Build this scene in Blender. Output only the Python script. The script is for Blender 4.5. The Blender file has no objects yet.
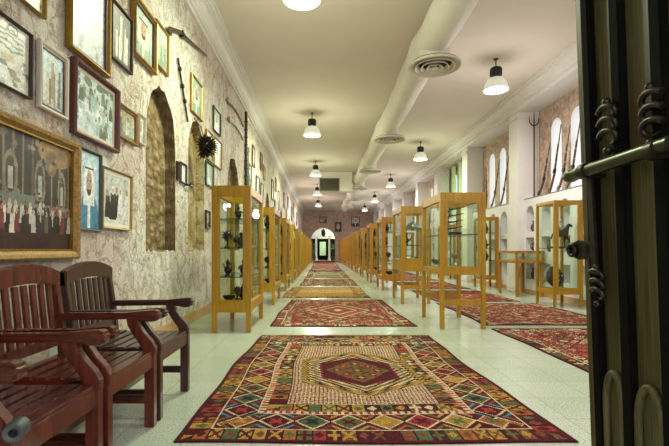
import bpy, bmesh, math, random
import numpy as np
from mathutils import Vector, Matrix

R = math.radians
PI = math.pi
SC = bpy.context.scene
COL = SC.collection

# ------------------------------------------------------------------ camera, world, light, exposure
FPX, VX, VY, EYE = 430.0, 322.0, 250.0, 1.1
cam_data = bpy.data.cameras.new('camera')
cam_data.sensor_width = 36.0
cam_data.lens = FPX / 669.0 * 36.0
cam_data.shift_x = (334.5 - VX) / 669.0
cam_data.shift_y = (VY - 223.0) / 669.0
cam_data.clip_start = 0.05
cam = bpy.data.objects.new('camera', cam_data)
cam.location = (0, 0, EYE)
cam.rotation_euler = (PI / 2, 0, 0)
COL.objects.link(cam)
SC.camera = cam

world = bpy.data.worlds.new('daylight')
SC.world = world
world.use_nodes = True
wbg = world.node_tree.nodes['Background']
wbg.inputs['Color'].default_value = (0.95, 0.98, 1.0, 1)
wbg.inputs['Strength'].default_value = 2.7

SC.view_settings.view_transform = 'Standard'
SC.view_settings.look = 'None'
SC.view_settings.gamma = 1
SC.view_settings.use_curve_mapping = False
SC.view_settings.exposure = 0.0
SC.cycles.max_bounces = 10
SC.cycles.diffuse_bounces = 5
SC.cycles.transparent_max_bounces = 40
SC.cycles.sample_clamp_indirect = 6.0
LAMP_W = 140.0
CEILING_FILL_W = 66.0  # strength of the fill light added for the ceiling
GREEN = (0.91, 1.0, 0.70)
WHITE = (1.0, 0.95, 0.95)

# ------------------------------------------------------------------ helpers
def lin(c):
    c = np.asarray(c, dtype=float) / 255.0
    return np.where(c <= 0.04045, c / 12.92, ((c + 0.055) / 1.055) ** 2.4)

def L(r, g, b):
    v = lin((r, g, b))
    return (float(v[0]), float(v[1]), float(v[2]), 1.0)

def tag(o, label=None, cat=None, group=None, kind=None):
    if label: o['label'] = label
    if cat: o['category'] = cat
    if group: o['group'] = group
    if kind: o['kind'] = kind
    return o

def empty(name, loc=(0, 0, 0), rz=0, label=None, cat=None, group=None):
    o = bpy.data.objects.new(name, None)
    o.empty_display_size = 0.1
    o.location = loc
    o.rotation_euler = (0, 0, rz)
    COL.objects.link(o)
    return tag(o, label, cat, group)

def copy_tree(o, parent=None):
    c = o.copy()
    COL.objects.link(c)
    c.parent = parent
    for ch in list(o.children):
        copy_tree(ch, c)
    return c

class MB:
    def __init__(s):
        s.v = []; s.f = []; s.m = []; s.mi = 0
    def add(s, vs, fs):
        b = len(s.v)
        s.v += [tuple(p) for p in vs]
        s.f += [tuple(b + i for i in f) for f in fs]
        s.m += [s.mi] * len(fs)
        return s
    def box(s, x0, x1, y0, y1, z0, z1, M=None):
        vs = [Vector(p) for p in ((x0,y0,z0),(x1,y0,z0),(x1,y1,z0),(x0,y1,z0),(x0,y0,z1),(x1,y0,z1),(x1,y1,z1),(x0,y1,z1))]
        if M is not None: vs = [M @ p for p in vs]
        return s.add(vs, [(0,3,2,1),(4,5,6,7),(0,1,5,4),(1,2,6,5),(2,3,7,6),(3,0,4,7)])
    def bar(s, a, b, w, h, up=(0, 0, 1)):
        a = Vector(a); b = Vector(b); d = (b - a).normalized()
        u = d.cross(Vector(up))
        if u.length < 1e-4: u = d.cross(Vector((1, 0, 0)))
        u.normalize(); n = u.cross(d)
        vs = []
        for p in (a, b):
            for (i, j) in ((-1,-1),(1,-1),(1,1),(-1,1)):
                vs.append(p + u * i * w / 2 + n * j * h / 2)
        return s.add(vs, [(0,3,2,1),(4,5,6,7),(0,1,5,4),(1,2,6,5),(2,3,7,6),(3,0,4,7)])
    def tube(s, pts, rad, n=8, caps=True):
        pts = [Vector(p) for p in pts]
        if not hasattr(rad, '__len__'): rad = [rad] * len(pts)
        vs = []; fs = []
        prev = None
        for i, p in enumerate(pts):
            d = (pts[min(i+1, len(pts)-1)] - pts[max(i-1, 0)]).normalized()
            if prev is None:
                u = d.cross(Vector((0, 0, 1)))
                if u.length < 1e-3: u = d.cross(Vector((0, 1, 0)))
            else:
                u = prev - d * prev.dot(d)
            u.normalize(); prev = u; w = d.cross(u)
            for k in range(n):
                a = 2 * PI * k / n
                vs.append(p + (u * math.cos(a) + w * math.sin(a)) * rad[i])
        for i in range(len(pts) - 1):
            for k in range(n):
                k2 = (k + 1) % n
                fs.append((i*n+k, i*n+k2, (i+1)*n+k2, (i+1)*n+k))
        if caps:
            fs.append(tuple(range(n - 1, -1, -1)))
            fs.append(tuple((len(pts)-1)*n + k for k in range(n)))
        return s.add(vs, fs)
    def lathe(s, prof, n=20, c=(0, 0, 0), M=None, caps=True):
        vs = []; fs = []
        for (r, z) in prof:
            for k in range(n):
                a = 2 * PI * k / n
                p = Vector((c[0] + r * math.cos(a), c[1] + r * math.sin(a), c[2] + z))
                vs.append(M @ p if M is not None else p)
        for i in range(len(prof) - 1):
            for k in range(n):
                k2 = (k + 1) % n
                fs.append((i*n+k, i*n+k2, (i+1)*n+k2, (i+1)*n+k))
        if caps:
            if prof[0][0] > 1e-5: fs.append(tuple(range(n - 1, -1, -1)))
            if prof[-1][0] > 1e-5: fs.append(tuple((len(prof)-1)*n + k for k in range(n)))
        return s.add(vs, fs)
    def ball(s, c, rx, ry=None, rz=None, n=12, m=8):
        ry = ry or rx; rz = rz or rx
        vs = []; fs = []
        for i in range(m + 1):
            t = PI * i / m
            r = max(math.sin(t), 1e-3)
            for k in range(n):
                a = 2 * PI * k / n
                vs.append((c[0] + rx*r*math.cos(a), c[1] + ry*r*math.sin(a), c[2] - rz*math.cos(t)))
        for i in range(m):
            for k in range(n):
                k2 = (k + 1) % n
                fs.append((i*n+k, i*n+k2, (i+1)*n+k2, (i+1)*n+k))
        return s.add(vs, fs)
    def prism(s, poly, ax, d0, d1):
        """poly of 2D points extruded along axis 0/1/2 (remaining axes in xyz order)"""
        n = len(poly); vs = []
        for d in (d0, d1):
            for (a, b) in poly:
                p = [a, b]; p.insert(ax, d); vs.append(tuple(p))
        fs = [tuple(range(n)), tuple(range(2*n - 1, n - 1, -1))]
        for i in range(n):
            j = (i + 1) % n
            fs.append((i, n + i, n + j, j))
        return s.add(vs, fs)
    def build(s, name, mat, parent=None, bevel=0, smooth=None, loc=None):
        me = bpy.data.meshes.new(name)
        me.from_pydata(s.v, [], s.f)
        for m in (mat if isinstance(mat, (list, tuple)) else [mat]):
            me.materials.append(m)
        me.polygons.foreach_set('material_index', s.m)
        bm = bmesh.new(); bm.from_mesh(me)
        bmesh.ops.recalc_face_normals(bm, faces=bm.faces)
        if bevel:
            es = [e for e in bm.edges if len(e.link_faces) == 2 and e.calc_face_angle(0) > 0.5]
            bmesh.ops.bevel(bm, geom=es, offset=bevel, segments=2, affect='EDGES', clamp_overlap=True)
        bm.to_mesh(me); bm.free()
        if smooth:
            me.polygons.foreach_set('use_smooth', [True] * len(me.polygons))
            me.set_sharp_from_angle(angle=R(smooth))
        o = bpy.data.objects.new(name, me)
        COL.objects.link(o)
        if parent: o.parent = parent
        if loc: o.location = loc
        return o

def struct(o):
    o['kind'] = 'structure'
    return o

def skin_mesh(name, verts, edges, radii, mat, parent=None, sub=2):
    me = bpy.data.meshes.new(name)
    me.from_pydata(verts, edges, [])
    o = bpy.data.objects.new(name, me); COL.objects.link(o)
    md = o.modifiers.new('skin', 'SKIN')
    for i, r in enumerate(radii):
        me.skin_vertices[0].data[i].radius = (r, r)
    me.skin_vertices[0].data[0].use_root = True
    o.modifiers.new('sub', 'SUBSURF').levels = sub
    dg = bpy.context.evaluated_depsgraph_get()
    me2 = bpy.data.meshes.new_from_object(o.evaluated_get(dg))
    o.modifiers.clear(); o.data = me2
    me2.materials.clear(); me2.materials.append(mat)
    me2.polygons.foreach_set('use_smooth', [True] * len(me2.polygons))
    if parent: o.parent = parent
    return o

# ------------------------------------------------------------------ materials
class NT:
    def __init__(s, name):
        s.m = bpy.data.materials.new(name); s.m.use_nodes = True
        s.t = s.m.node_tree
        s.b = s.t.nodes['Principled BSDF']
    def n(s, t, **kw):
        x = s.t.nodes.new(t)
        for k, v in kw.items():
            if k in x.inputs: x.inputs[k].default_value = v
            else: setattr(x, k, v)
        return x
    def l(s, a, b): s.t.links.new(a, b)
    def coord(s, scale=(1, 1, 1), rot=(0, 0, 0)):
        tc = s.n('ShaderNodeTexCoord'); mp = s.n('ShaderNodeMapping')
        mp.inputs['Scale'].default_value = scale
        mp.inputs['Rotation'].default_value = rot
        s.l(tc.outputs['Object'], mp.inputs['Vector'])
        return mp.outputs['Vector']
    def noise(s, vec, scale, detail=4, rough=.55, dist=0):
        x = s.n('ShaderNodeTexNoise')
        x.inputs['Scale'].default_value = scale; x.inputs['Detail'].default_value = detail
        x.inputs['Roughness'].default_value = rough; x.inputs['Distortion'].default_value = dist
        s.l(vec, x.inputs['Vector']); return x.outputs['Fac']
    def ramp(s, fac, stops):
        x = s.n('ShaderNodeValToRGB'); e = x.color_ramp.elements
        while len(e) < len(stops): e.new(0.5)
        for i, (p, c) in enumerate(stops): e[i].position = p; e[i].color = c
        s.l(fac, x.inputs['Fac']); return x.outputs['Color']
    def mix(s, fac, a, b, blend='MIX'):
        x = s.n('ShaderNodeMix', data_type='RGBA', blend_type=blend)
        for sock, v in ((x.inputs[0], fac), (x.inputs[6], a), (x.inputs[7], b)):
            if hasattr(v, 'links') or hasattr(v, 'is_linked'): s.l(v, sock)
            else: sock.default_value = v
        return x.outputs[2]
    def bump(s, h, strength, dist):
        x = s.n('ShaderNodeBump'); x.inputs['Strength'].default_value = strength; x.inputs['Distance'].default_value = dist
        s.l(h, x.inputs['Height']); s.l(x.outputs['Normal'], s.b.inputs['Normal'])
    def base(s, c):
        if hasattr(c, 'is_linked'): s.l(c, s.b.inputs['Base Color'])
        else: s.b.inputs['Base Color'].default_value = c
    def set(s, rough=.5, metal=0, spec=.5):
        s.b.inputs['Roughness'].default_value = rough; s.b.inputs['Metallic'].default_value = metal
        s.b.inputs['Specular IOR Level'].default_value = spec
        return s.m

def simple(name, c, rough=.5, metal=0, var=.18, scale=14, bump=0, spec=.5):
    t = NT(name)
    f = t.noise(t.coord(), scale, 4)
    d = tuple(x * (1 - var) for x in c[:3]) + (1,)
    u = tuple(min(1, x * (1 + var)) for x in c[:3]) + (1,)
    t.base(t.ramp(f, [(.3, d), (.7, u)]))
    if bump: t.bump(f, bump, .01)
    return t.set(rough, metal, spec)

def wood(name, c, rough=.4, var=.3, scale=(9, 9, 1.2), spec=.5, coat=0):
    t = NT(name)
    f = t.noise(t.coord(scale), 3.0, 6, .6, .6)
    d = tuple(x * (1 - var) for x in c[:3]) + (1,)
    u = tuple(min(1, x * (1 + var)) for x in c[:3]) + (1,)
    t.base(t.ramp(f, [(.3, d), (.7, u)]))
    t.bump(f, .08, .01)
    if coat: t.b.inputs['Coat Weight'].default_value = coat; t.b.inputs['Coat Roughness'].default_value = .15
    return t.set(rough, 0, spec)

def face_color(name, rough=.9, spec=.2, bump=0):
    t = NT(name)
    a = t.n('ShaderNodeAttribute', attribute_name='pattern')
    t.base(a.outputs['Color'])
    if bump:
        f = t.noise(t.coord(), 160, 2); t.bump(f, bump, .004)
    return t.set(rough, 0, spec)

def emit(name, c, s):
    t = NT(name)
    t.base(c); t.b.inputs['Emission Color'].default_value = c; t.b.inputs['Emission Strength'].default_value = s
    return t.m

def glass(name, tint=(.93, .97, .93, 1), ior=1.35, rough=0.02):
    t = NT(name); t.t.nodes.remove(t.b)
    out = t.t.nodes['Material Output']
    tr = t.n('ShaderNodeBsdfTransparent'); tr.inputs['Color'].default_value = tint
    gl = t.n('ShaderNodeBsdfGlossy'); gl.inputs['Roughness'].default_value = rough
    lw = t.n('ShaderNodeLayerWeight'); lw.inputs['Blend'].default_value = .5
    pw = t.n('ShaderNodeMath', operation='POWER'); pw.inputs[1].default_value = 4.5
    t.l(lw.outputs['Facing'], pw.inputs[0])
    fr = t.n('ShaderNodeMath', operation='MULTIPLY_ADD'); fr.inputs[1].default_value = .7; fr.inputs[2].default_value = max(0.012, ior - 1.335)
    t.l(pw.outputs[0], fr.inputs[0])
    mx = t.n('ShaderNodeMixShader')
    t.l(fr.outputs[0], mx.inputs[0]); t.l(tr.outputs[0], mx.inputs[1]); t.l(gl.outputs[0], mx.inputs[2])
    t.l(mx.outputs[0], out.inputs['Surface'])
    return t.m

M = {}
# rough whitewashed stone with bark-like cracks
def stone(name, stops, mauve, bstr):
    t = NT(name)
    tc = t.n('ShaderNodeTexCoord')
    nc = t.n('ShaderNodeTexNoise'); nc.inputs['Scale'].default_value = 3.2; nc.inputs['Detail'].default_value = 6; nc.inputs['Roughness'].default_value = .65
    t.l(tc.outputs['Object'], nc.inputs['Vector'])
    sc = t.n('ShaderNodeVectorMath', operation='SCALE'); sc.inputs['Scale'].default_value = .55
    t.l(nc.outputs['Color'], sc.inputs[0])
    ad = t.n('ShaderNodeVectorMath', operation='ADD'); t.l(tc.outputs['Object'], ad.inputs[0]); t.l(sc.outputs[0], ad.inputs[1])
    mp = t.n('ShaderNodeMapping'); mp.inputs['Scale'].default_value = (1, 2.3, 1.15); mp.inputs['Rotation'].default_value = (R(22), 0, 0)
    t.l(ad.outputs[0], mp.inputs['Vector'])
    vo = t.n('ShaderNodeTexVoronoi', feature='DISTANCE_TO_EDGE'); vo.inputs['Scale'].default_value = 2.6
    t.l(mp.outputs[0], vo.inputs['Vector'])
    n1 = t.noise(mp.outputs[0], 3.4, 9, .7, 1.2)
    n2 = t.noise(tc.outputs['Object'], 1.1, 4, .6, .6)
    n3 = t.noise(mp.outputs[0], 12, 6, .7, .8)
    c1 = t.ramp(n1, stops)
    c2 = t.ramp(n2, [(.38, mauve), (.58, (1, 1, 1, 1))])
    c3 = t.ramp(vo.outputs['Distance'], [(.0, (.62, .53, .47, 1)), (.03, (.90, .87, .83, 1)), (.09, (1, 1, 1, 1))])
    c4 = t.ramp(n3, [(.33, (.72, .65, .58, 1)), (.44, (1, 1, 1, 1))])
    t.base(t.mix(1, t.mix(1, t.mix(1, c1, c2, 'MULTIPLY'), c3, 'MULTIPLY'), c4, 'MULTIPLY'))
    mr = t.n('ShaderNodeMapRange'); mr.inputs['From Max'].default_value = .12; t.l(vo.outputs['Distance'], mr.inputs['Value'])
    m1 = t.n('ShaderNodeMath', operation='MULTIPLY_ADD'); m1.inputs[1].default_value = .35; t.l(mr.outputs[0], m1.inputs[0]); t.l(n1, m1.inputs[2])
    m2 = t.n('ShaderNodeMath', operation='MULTIPLY_ADD'); m2.inputs[1].default_value = .4; t.l(n3, m2.inputs[0]); t.l(m1.outputs[0], m2.inputs[2])
    t.bump(m2.outputs[0], bstr, .08)
    return t.set(.88, 0, .15)
M['stone'] = stone('rough_stone', [(.29, L(140, 116, 106)), (.385, L(222, 208, 194)), (.48, L(246, 241, 228)), (.70, L(251, 249, 242))], L(236, 224, 220), .85)
M['niche_pale'] = stone('pale_niche_stone', [(.30, L(140, 122, 90)), (.45, L(206, 190, 144)), (.7, L(234, 224, 188))], L(226, 210, 180), .9)
# brown rubble inside the niches
t = NT('niche_rubble')
vo = t.n('ShaderNodeTexVoronoi'); vo.inputs['Scale'].default_value = 5.5
nz = t.noise(t.coord(), 9, 6, .65, .6)
vm = t.n('ShaderNodeVectorMath', operation='ADD')
nc = t.n('ShaderNodeTexNoise'); nc.inputs['Scale'].default_value = 6
vs_ = t.n('ShaderNodeVectorMath', operation='SCALE'); vs_.inputs['Scale'].default_value = .16
t.l(t.coord((1, 1, 1.5)), vm.inputs[0]); t.l(nc.outputs['Color'], vs_.inputs[0]); t.l(vs_.outputs[0], vm.inputs[1])
t.l(vm.outputs[0], vo.inputs['Vector'])
c1 = t.ramp(nz, [(.3, L(134, 116, 90)), (.7, L(204, 186, 150))])
c2 = t.ramp(vo.outputs['Distance'], [(.0, L(255, 250, 240)), (.55, L(190, 180, 165))])
t.base(t.mix(1, c1, c2, 'MULTIPLY'))
mm = t.n('ShaderNodeMath', operation='SUBTRACT'); t.l(nz, mm.inputs[0]); t.l(vo.outputs['Distance'], mm.inputs[1])
t.bump(mm.outputs[0], .9, .06)
M['rubble'] = t.set(.9, 0, .15)
# window wall: pinkish brown rough stone
t = NT('window_stone')
n1 = t.noise(t.coord((1, 1.3, 1)), 7, 8, .7, .8)
t.base(t.ramp(n1, [(.3, L(120, 98, 86)), (.5, L(180, 156, 138)), (.72, L(214, 196, 178))]))
t.bump(n1, .7, .04)
M['wstone'] = t.set(.9, 0, .15)
M['white'] = simple('white_plaster', L(216, 213, 212), .7, 0, .03, 2.5, .05)
M['trim'] = simple('white_trim', L(216, 211, 206), .55, 0, .03, 4)
M['ceiling'] = simple('cream_ceiling', L(218, 207, 195), .8, 0, .035, .8, .04)
M['endwall'] = simple('pink_plaster', L(196, 168, 152), .85, 0, .22, 3.0, .3)
# terrazzo floor tiles
t = NT('terrazzo_tiles')
co = t.coord()
sp = t.noise(co, 90, 3, .7)
sp2 = t.noise(co, 1.1, 3)
br = t.n('ShaderNodeTexBrick'); br.offset = 0.0
br.inputs['Color1'].default_value = (1, 1, 1, 1); br.inputs['Color2'].default_value = (.93, .95, .93, 1); br.inputs['Mortar'].default_value = (.62, .64, .58, 1)
br.inputs['Scale'].default_value = 1.0; br.inputs['Mortar Size'].default_value = .003; br.inputs['Mortar Smooth'].default_value = .3
br.inputs['Brick Width'].default_value = .4; br.inputs['Row Height'].default_value = .4
t.l(co, br.inputs['Vector'])
cs = t.ramp(sp, [(.32, L(134, 140, 124)), (.5, L(180, 188, 172)), (.68, L(206, 212, 198))])
cl = t.ramp(sp2, [(.35, (.9, .92, .88, 1)), (.65, (1, 1, 1, 1))])
t.base(t.mix(1, t.mix(1, cs, br.outputs['Color'], 'MULTIPLY'), cl, 'MULTIPLY'))
rr = t.n('ShaderNodeMapRange'); rr.inputs['To Min'].default_value = .12; rr.inputs['To Max'].default_value = .3
t.l(sp2, rr.inputs['Value']); 
M['floor'] = t.set(.2, 0, .5)
t.l(rr.outputs[0], t.b.inputs['Roughness'])
M['oak'] = wood('golden_oak', L(166, 124, 14), .36, .22, (9, 9, 1.0))
M['oakdark'] = wood('orange_oak', L(162, 108, 18), .4, .22)
M['base'] = wood('baseboard_oak', L(186, 142, 92), .5, .15, (6, 1, 6))
M['red'] = wood('red_mahogany', L(82, 31, 20), .24, .6, (1.4, 7, 7), .5, .4)
M['redv'] = wood('red_mahogany_upright', L(86, 33, 24), .27, .55, (8, 8, 1.2), .5, .4)
M['dkred'] = wood('shaded_mahogany', L(56, 28, 22), .32, .4, (1.4, 7, 7), .5, .4)  # same mahogany, the far chair's dimmer light put into its colour
M['redv_shaded'] = wood('shaded_mahogany_upright', L(64, 38, 32), .36, .35, (8, 8, 1.2), .5, .4)  # upright-grain copy, dimmer light likewise in the colour
M['door'] = wood('aged_door_board', L(72, 64, 34), .5, .7, (10, 30, .5), .3)
M['doordark'] = wood('black_door_batten', L(12, 11, 8), .85, .5, (10, 10, 1), .06)
M['iron'] = simple('dark_iron', L(48, 42, 32), .4, .75, .35, 20, .25)
M['steel'] = simple('worn_steel_bolt', L(70, 74, 58), .34, .85, .2, 12)
M['black'] = simple('black_metal', L(38, 36, 36), .45, .2, .2, 8)
M['bronze'] = simple('dark_bronze', L(60, 52, 42), .35, .7, .35, 18, .15)
M['silver'] = simple('tarnished_silver', L(150, 150, 144), .3, .9, .3, 12, .1)
M['brass'] = simple('old_brass', L(160, 124, 58), .32, .85, .2, 12)
M['gun'] = wood('dark_walnut', L(64, 42, 28), .4, .35, (6, 6, 6))
M['gilt'] = simple('antique_gilt', L(150, 116, 58), .45, .35, .4, 45, .7)
M['gold'] = simple('gold_frame', L(146, 114, 38), .38, .45, .2, 18, .2)
M['fwhite'] = wood('whitewashed_wood', L(206, 196, 178), .6, .15)
M['fbrown'] = wood('reddish_brown_frame', L(92, 50, 40), .4, .25)
M['fdark'] = wood('dark_brown_frame', L(58, 42, 28), .45, .3)
M['fgreen'] = wood('dark_green_frame', L(44, 66, 62), .45, .25)
M['mount'] = simple('cream_mount_board', L(222, 222, 206), .8, 0, .03)
M['paint'] = face_color('printed_picture', .38, .4)
M['wool'] = face_color('woven_wool', .95, .1, .5)
M['fringe'] = simple('wool_fringe', L(150, 130, 92), .95, 0, .35, 60)
M['duct'] = simple('painted_duct', L(222, 217, 207), .6, 0, .05, 3, .12)
M['ring'] = simple('diffuser_paint', L(214, 206, 190), .5, 0, .05)
M['grille'] = simple('grey_grille', L(112, 110, 96), .6, .2, .15, 10)
M['dark'] = simple('dark_void', L(40, 36, 30), .9, 0, .1)
M['shade'] = NT('frosted_lamp_shade')
t = M['shade']; t.base(L(236, 236, 228)); t.b.inputs['Transmission Weight'].default_value = 0.0
t.b.inputs['Emission Color'].default_value = (.93, 1, .82, 1); t.b.inputs['Emission Strength'].default_value = .25
M['shade'] = t.set(.3)
M['glowg'] = emit('lamp_glow_green', (.80, 1, .66, 1), 9)
M['gloww'] = emit('lamp_glow_white', (1, .97, .93, 1), 9)
M['glass'] = glass('clear_glass')
M['shelfglass'] = glass('shelf_glass', (.80, .90, .82, 1), 1.36)
M['shelfedge'] = simple('shelf_glass_edge', L(34, 52, 44), .2, 0, .1)
M['pane'] = glass('window_glass', (.97, .99, 1, 1), 1.33)
M['curtain'] = simple('pale_green_curtain', L(186, 214, 176), .8, 0, .08, 6)
M['rubber'] = simple('grey_rubber', L(58, 60, 58), .5, 0, .15, 12)
M['leaf'] = simple('dusty_leaves', L(70, 86, 52), .6, 0, .35, 10)
M['clay'] = simple('terracotta', L(74, 56, 46), .7, 0, .15)
M['chest'] = wood('old_chest_wood', L(92, 58, 36), .5, .3)
# ------------------------------------------------------------------ the setting
Y0, Y1, XL, XR, HC = 0.6, 44.0, -2.0, 5.27, 5.1
rnd = random.Random(4)

def opening_wall(name, P, u0, u1, z0, z1, groups, mats, jit=0.0, thick=.35, rise=1.1):
    """groups: list of (ua, ub, [(zlo, zhi, 'arch'|'rect', through)]) ; P(u, z, d) gives a point"""
    mb = MB(); rr = random.Random(7)
    cur = u0; nm = 1
    def quad(ps, mi):
        mb.mi = mi; mb.add([P(*p) for p in ps], [(0, 1, 2, 3)])
    for (ua, ub, ops) in sorted(groups, key=lambda g: g[0]):
        quad([(cur, z0, 0), (ua, z0, 0), (ua, z1, 0), (cur, z1, 0)], 0)
        n = 16 if any(o[2] == 'arch' for o in ops) else 1
        us = [ua + (ub - ua) * (0.5 - 0.5 * math.cos(PI * i / n)) for i in range(n + 1)]
        tops = []
        for (lo, hi, kd, thr) in ops:
            r = (ub - ua) / 2; c = (ua + ub) / 2
            row = []
            for u in us:
                if kd == 'arch':
                    zz = hi - r * rise + r * rise * max(0, 1 - (abs(u - c) / r) ** (2 if rise < 1.9 else 1.7)) ** (.5 if rise < 1.9 else .62)
                else: zz = hi
                row.append(zz + (rr.uniform(-jit, jit) if jit else 0))
            tops.append(row)
        lows = []
        for (lo, hi, kd, thr) in ops:
            lows.append([lo + (rr.uniform(-jit, jit) * .5 if jit else 0) for u in us])
        for i in range(n):
            a, b = us[i], us[i + 1]
            za = zb = z0
            for k, (lo, hi, kd, thr) in enumerate(ops):
                quad([(a, za, 0), (b, zb, 0), (b, lows[k][i+1], 0), (a, lows[k][i], 0)], 0)
                d = thick; q1 = 2 if thr == 'pale' else 1
                if thr == 'pale': thr = False
                quad([(a, lows[k][i], 0), (b, lows[k][i+1], 0), (b, lows[k][i+1], d), (a, lows[k][i], d)], q1)
                quad([(a, tops[k][i], 0), (b, tops[k][i+1], 0), (b, tops[k][i+1], d), (a, tops[k][i], d)], q1)
                if not thr:
                    quad([(a, lows[k][i], d), (b, lows[k][i+1], d), (b, tops[k][i+1], d), (a, tops[k][i], d)], q1)
                if i == 0: quad([(a, lows[k][0], 0), (a, tops[k][0], 0), (a, tops[k][0], d), (a, lows[k][0], d)], q1)
                if i == n - 1: quad([(b, lows[k][n], 0), (b, tops[k][n], 0), (b, tops[k][n], d), (b, lows[k][n], d)], q1)
                za, zb = tops[k][i], tops[k][i + 1]
            quad([(a, za, 0), (b, zb, 0), (b, z1, 0), (a, z1, 0)], 0)
        cur = ub
    quad([(cur, z0, 0), (u1, z0, 0), (u1, z1, 0), (cur, z1, 0)], 0)
    return struct(mb.build(name, mats))

# floor, ceiling
mb = MB(); mb.box(XL - .4, 6.0, -3, 48, -.1, 0); struct(mb.build('floor', M['floor']))
mb = MB(); mb.box(XL - .4, 6.0, Y0, Y1, HC, HC + .12); struct(mb.build('ceiling', M['ceiling']))
# left stone wall with narrow arched niches
gl = [(4.88, 5.86, [(1.09, 3.13, 'arch', False)]), (6.42, 7.3, [(1.09, 3.15, 'arch', 'pale')]), (9.05, 10.4, [(1.09, 3.17, 'arch', False)])]
for k in range(5): gl.append((15.2 + 5.3 * k, 16.3 + 5.3 * k, [(1.09, 3.17, 'arch', False)]))
opening_wall('wall_left', lambda u, z, d: (XL - d, u, z), Y0, Y1, 0, HC, gl, [M['stone'], M['rubble'], M['niche_pale']], .04, .14, 1.45)
# front wall with the entrance it frames
mb = MB(); mb.box(XL - .4, -1.16, Y0 - .3, Y0, 0, HC + .1); mb.box(1.46, 6.0, Y0 - .3, Y0, 0, HC + .1); mb.box(-1.16, 1.46, Y0 - .3, Y0, 2.9, HC + .1)
struct(mb.build('wall_front', M['white']))
# far wall with its arch and the lobby beyond
opening_wall('wall_back', lambda u, z, d: (u, Y1 + d, z), XL - .4, 6.0, 0, HC, [(-1.13, 1.37, [(0.0, 3.36, 'arch', True)])], [M['endwall'], M['white']], 0, .5)
mb = MB(); mb.box(-4, 5, 47.6, 47.7, 0, 4.4); mb.box(-4, 5, 44.5, 47.7, 4.4, 4.5); mb.box(-4.1, -4, 44.5, 47.7, 0, 4.4); mb.box(5, 5.1, 44.5, 47.7, 0, 4.4)
struct(mb.build('wall_lobby', M['white']))
d3 = MB(); d3.box(-1.5, 1.8, 47.5, 47.6, 0, 2.35); struct(d3.build('doorway_dark', M['doordark']))  # black slab painted in for the darkness beyond the lobby doorway
d3 = MB(); d3.box(-.25, .42, 47.42, 47.5, .5, 2.0); struct(d3.build('window_40', M['curtain']))
for i, x in enumerate((-.62, .78)):
    d3 = MB(); d3.lathe([(.16, 0), (.16, .15), (.11, .2), (.1, 2.3), (.16, 2.4), (.16, 2.5)], 16, (x, 46.4, 0)); struct(d3.build('trim_%d' % (40 + i), M['white'], smooth=40))
d3 = MB(); d3.box(-1.6, 1.8, 46.25, 46.55, 2.5, 2.62); struct(d3.build('trim_42', M['white']))
# right wall: niche wall below, ledge, slit windows above, pillars and beam
PILL = [3.4 + 3.9 * k for k in range(11)]          # near edge of each pillar
BAYS = [(0.6, 3.4)] + [(p + .55, min(p + 3.9, Y1)) for p in PILL]
gr = []; gw = []; panes = []
for (a, b) in BAYS:
    for off in (.30, 1.08, 1.86, 2.64):
        c = b - off
        if c - .3 > a: gr.append((c - .21, c + .21, [(.36, .78, 'rect', False), (1.05, 1.42, 'rect', False), (1.56, 2.22, 'arch', False)]))
    for off in (.83, 1.67, 2.51):
        c = b - off
        if c - .3 > a:
            gw.append((c - .23, c + .23, [(2.5, 4.28, 'arch', True)])); panes.append(c)
opening_wall('wall_right', lambda u, z, d: (XR + d, u, z), Y0, Y1, 0, 2.42, gr, [M['white'], M['white']], 0, .22)
opening_wall('wall_right_window', lambda u, z, d: (5.65 + d, u, z), Y0, Y1, 2.42, 4.9, gw, [M['wstone'], M['white']], 0, .3)
mb = MB(); mb.box(XR, 5.66, Y0, Y1, 2.40, 2.424); struct(mb.build('trim_3', M['white']))
for i, p in enumerate(PILL):
    mb = MB(); mb.box(5.1, 5.7, p, p + .55, 0, 4.75); mb.box(5.06, 5.72, p - .04, p + .59, 4.52, 4.60); mb.box(5.06, 5.74, p - .04, p + .59, 0, .14)
    struct(mb.build('trim_%d' % (10 + i), M['trim'], bevel=.012))
mb = MB(); mb.box(5.1, 6.0, Y0, Y1, 4.70, HC + .02); struct(mb.build('trim_4', M['trim']))
for i, c in enumerate(panes):
    mb = MB(); r = .235
    poly = [(c - r, 2.48), (c + r, 2.48)] + [(c + r * math.cos(PI * k / 12), 4.29 - r * 1.1 + r * 1.1 * math.sin(PI * k / 12)) for k in range(13)]
    mb.prism(poly, 0, 5.90, 5.91)
    struct(mb.build('window_%d' % (i + 1), M['pane']))
# cornices: stepped profile along the hall
def cornice(name, prof):
    mb = MB(); mb.prism(prof, 1, Y0, Y1); struct(mb.build(name, M['trim']))
prof = [(0, 0), (.05, 0), (.05, .055), (.085, .06), (.085, .12), (.10, .125), (.12, .20), (.165, .25), (.20, .262), (.20, .30), (.235, .305), (.24, .36), (.275, .365), (.28, .42), (0, .42)]
cornice('trim_1', [(XL + a, 4.69 + b) for a, b in prof])
cornice('trim_2', [(5.1 - a * .9, 4.70 + b * .97) for a, b in [(0, 0), (.045, 0), (.045, .10), (.11, .115), (.11, .215), (.21, .30), (.21, .35), (.28, .355), (.28, .42), (0, .42)]])
# baseboards
mb = MB(); mb.box(XL, XL + .03, Y0, Y1, 0, .15); struct(mb.build('baseboard_left', M['base'], bevel=.006))
mb = MB(); mb.box(XR - .025, XR, Y0, Y1, 0, .10); struct(mb.build('baseboard_right', M['base'], bevel=.005))

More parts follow.
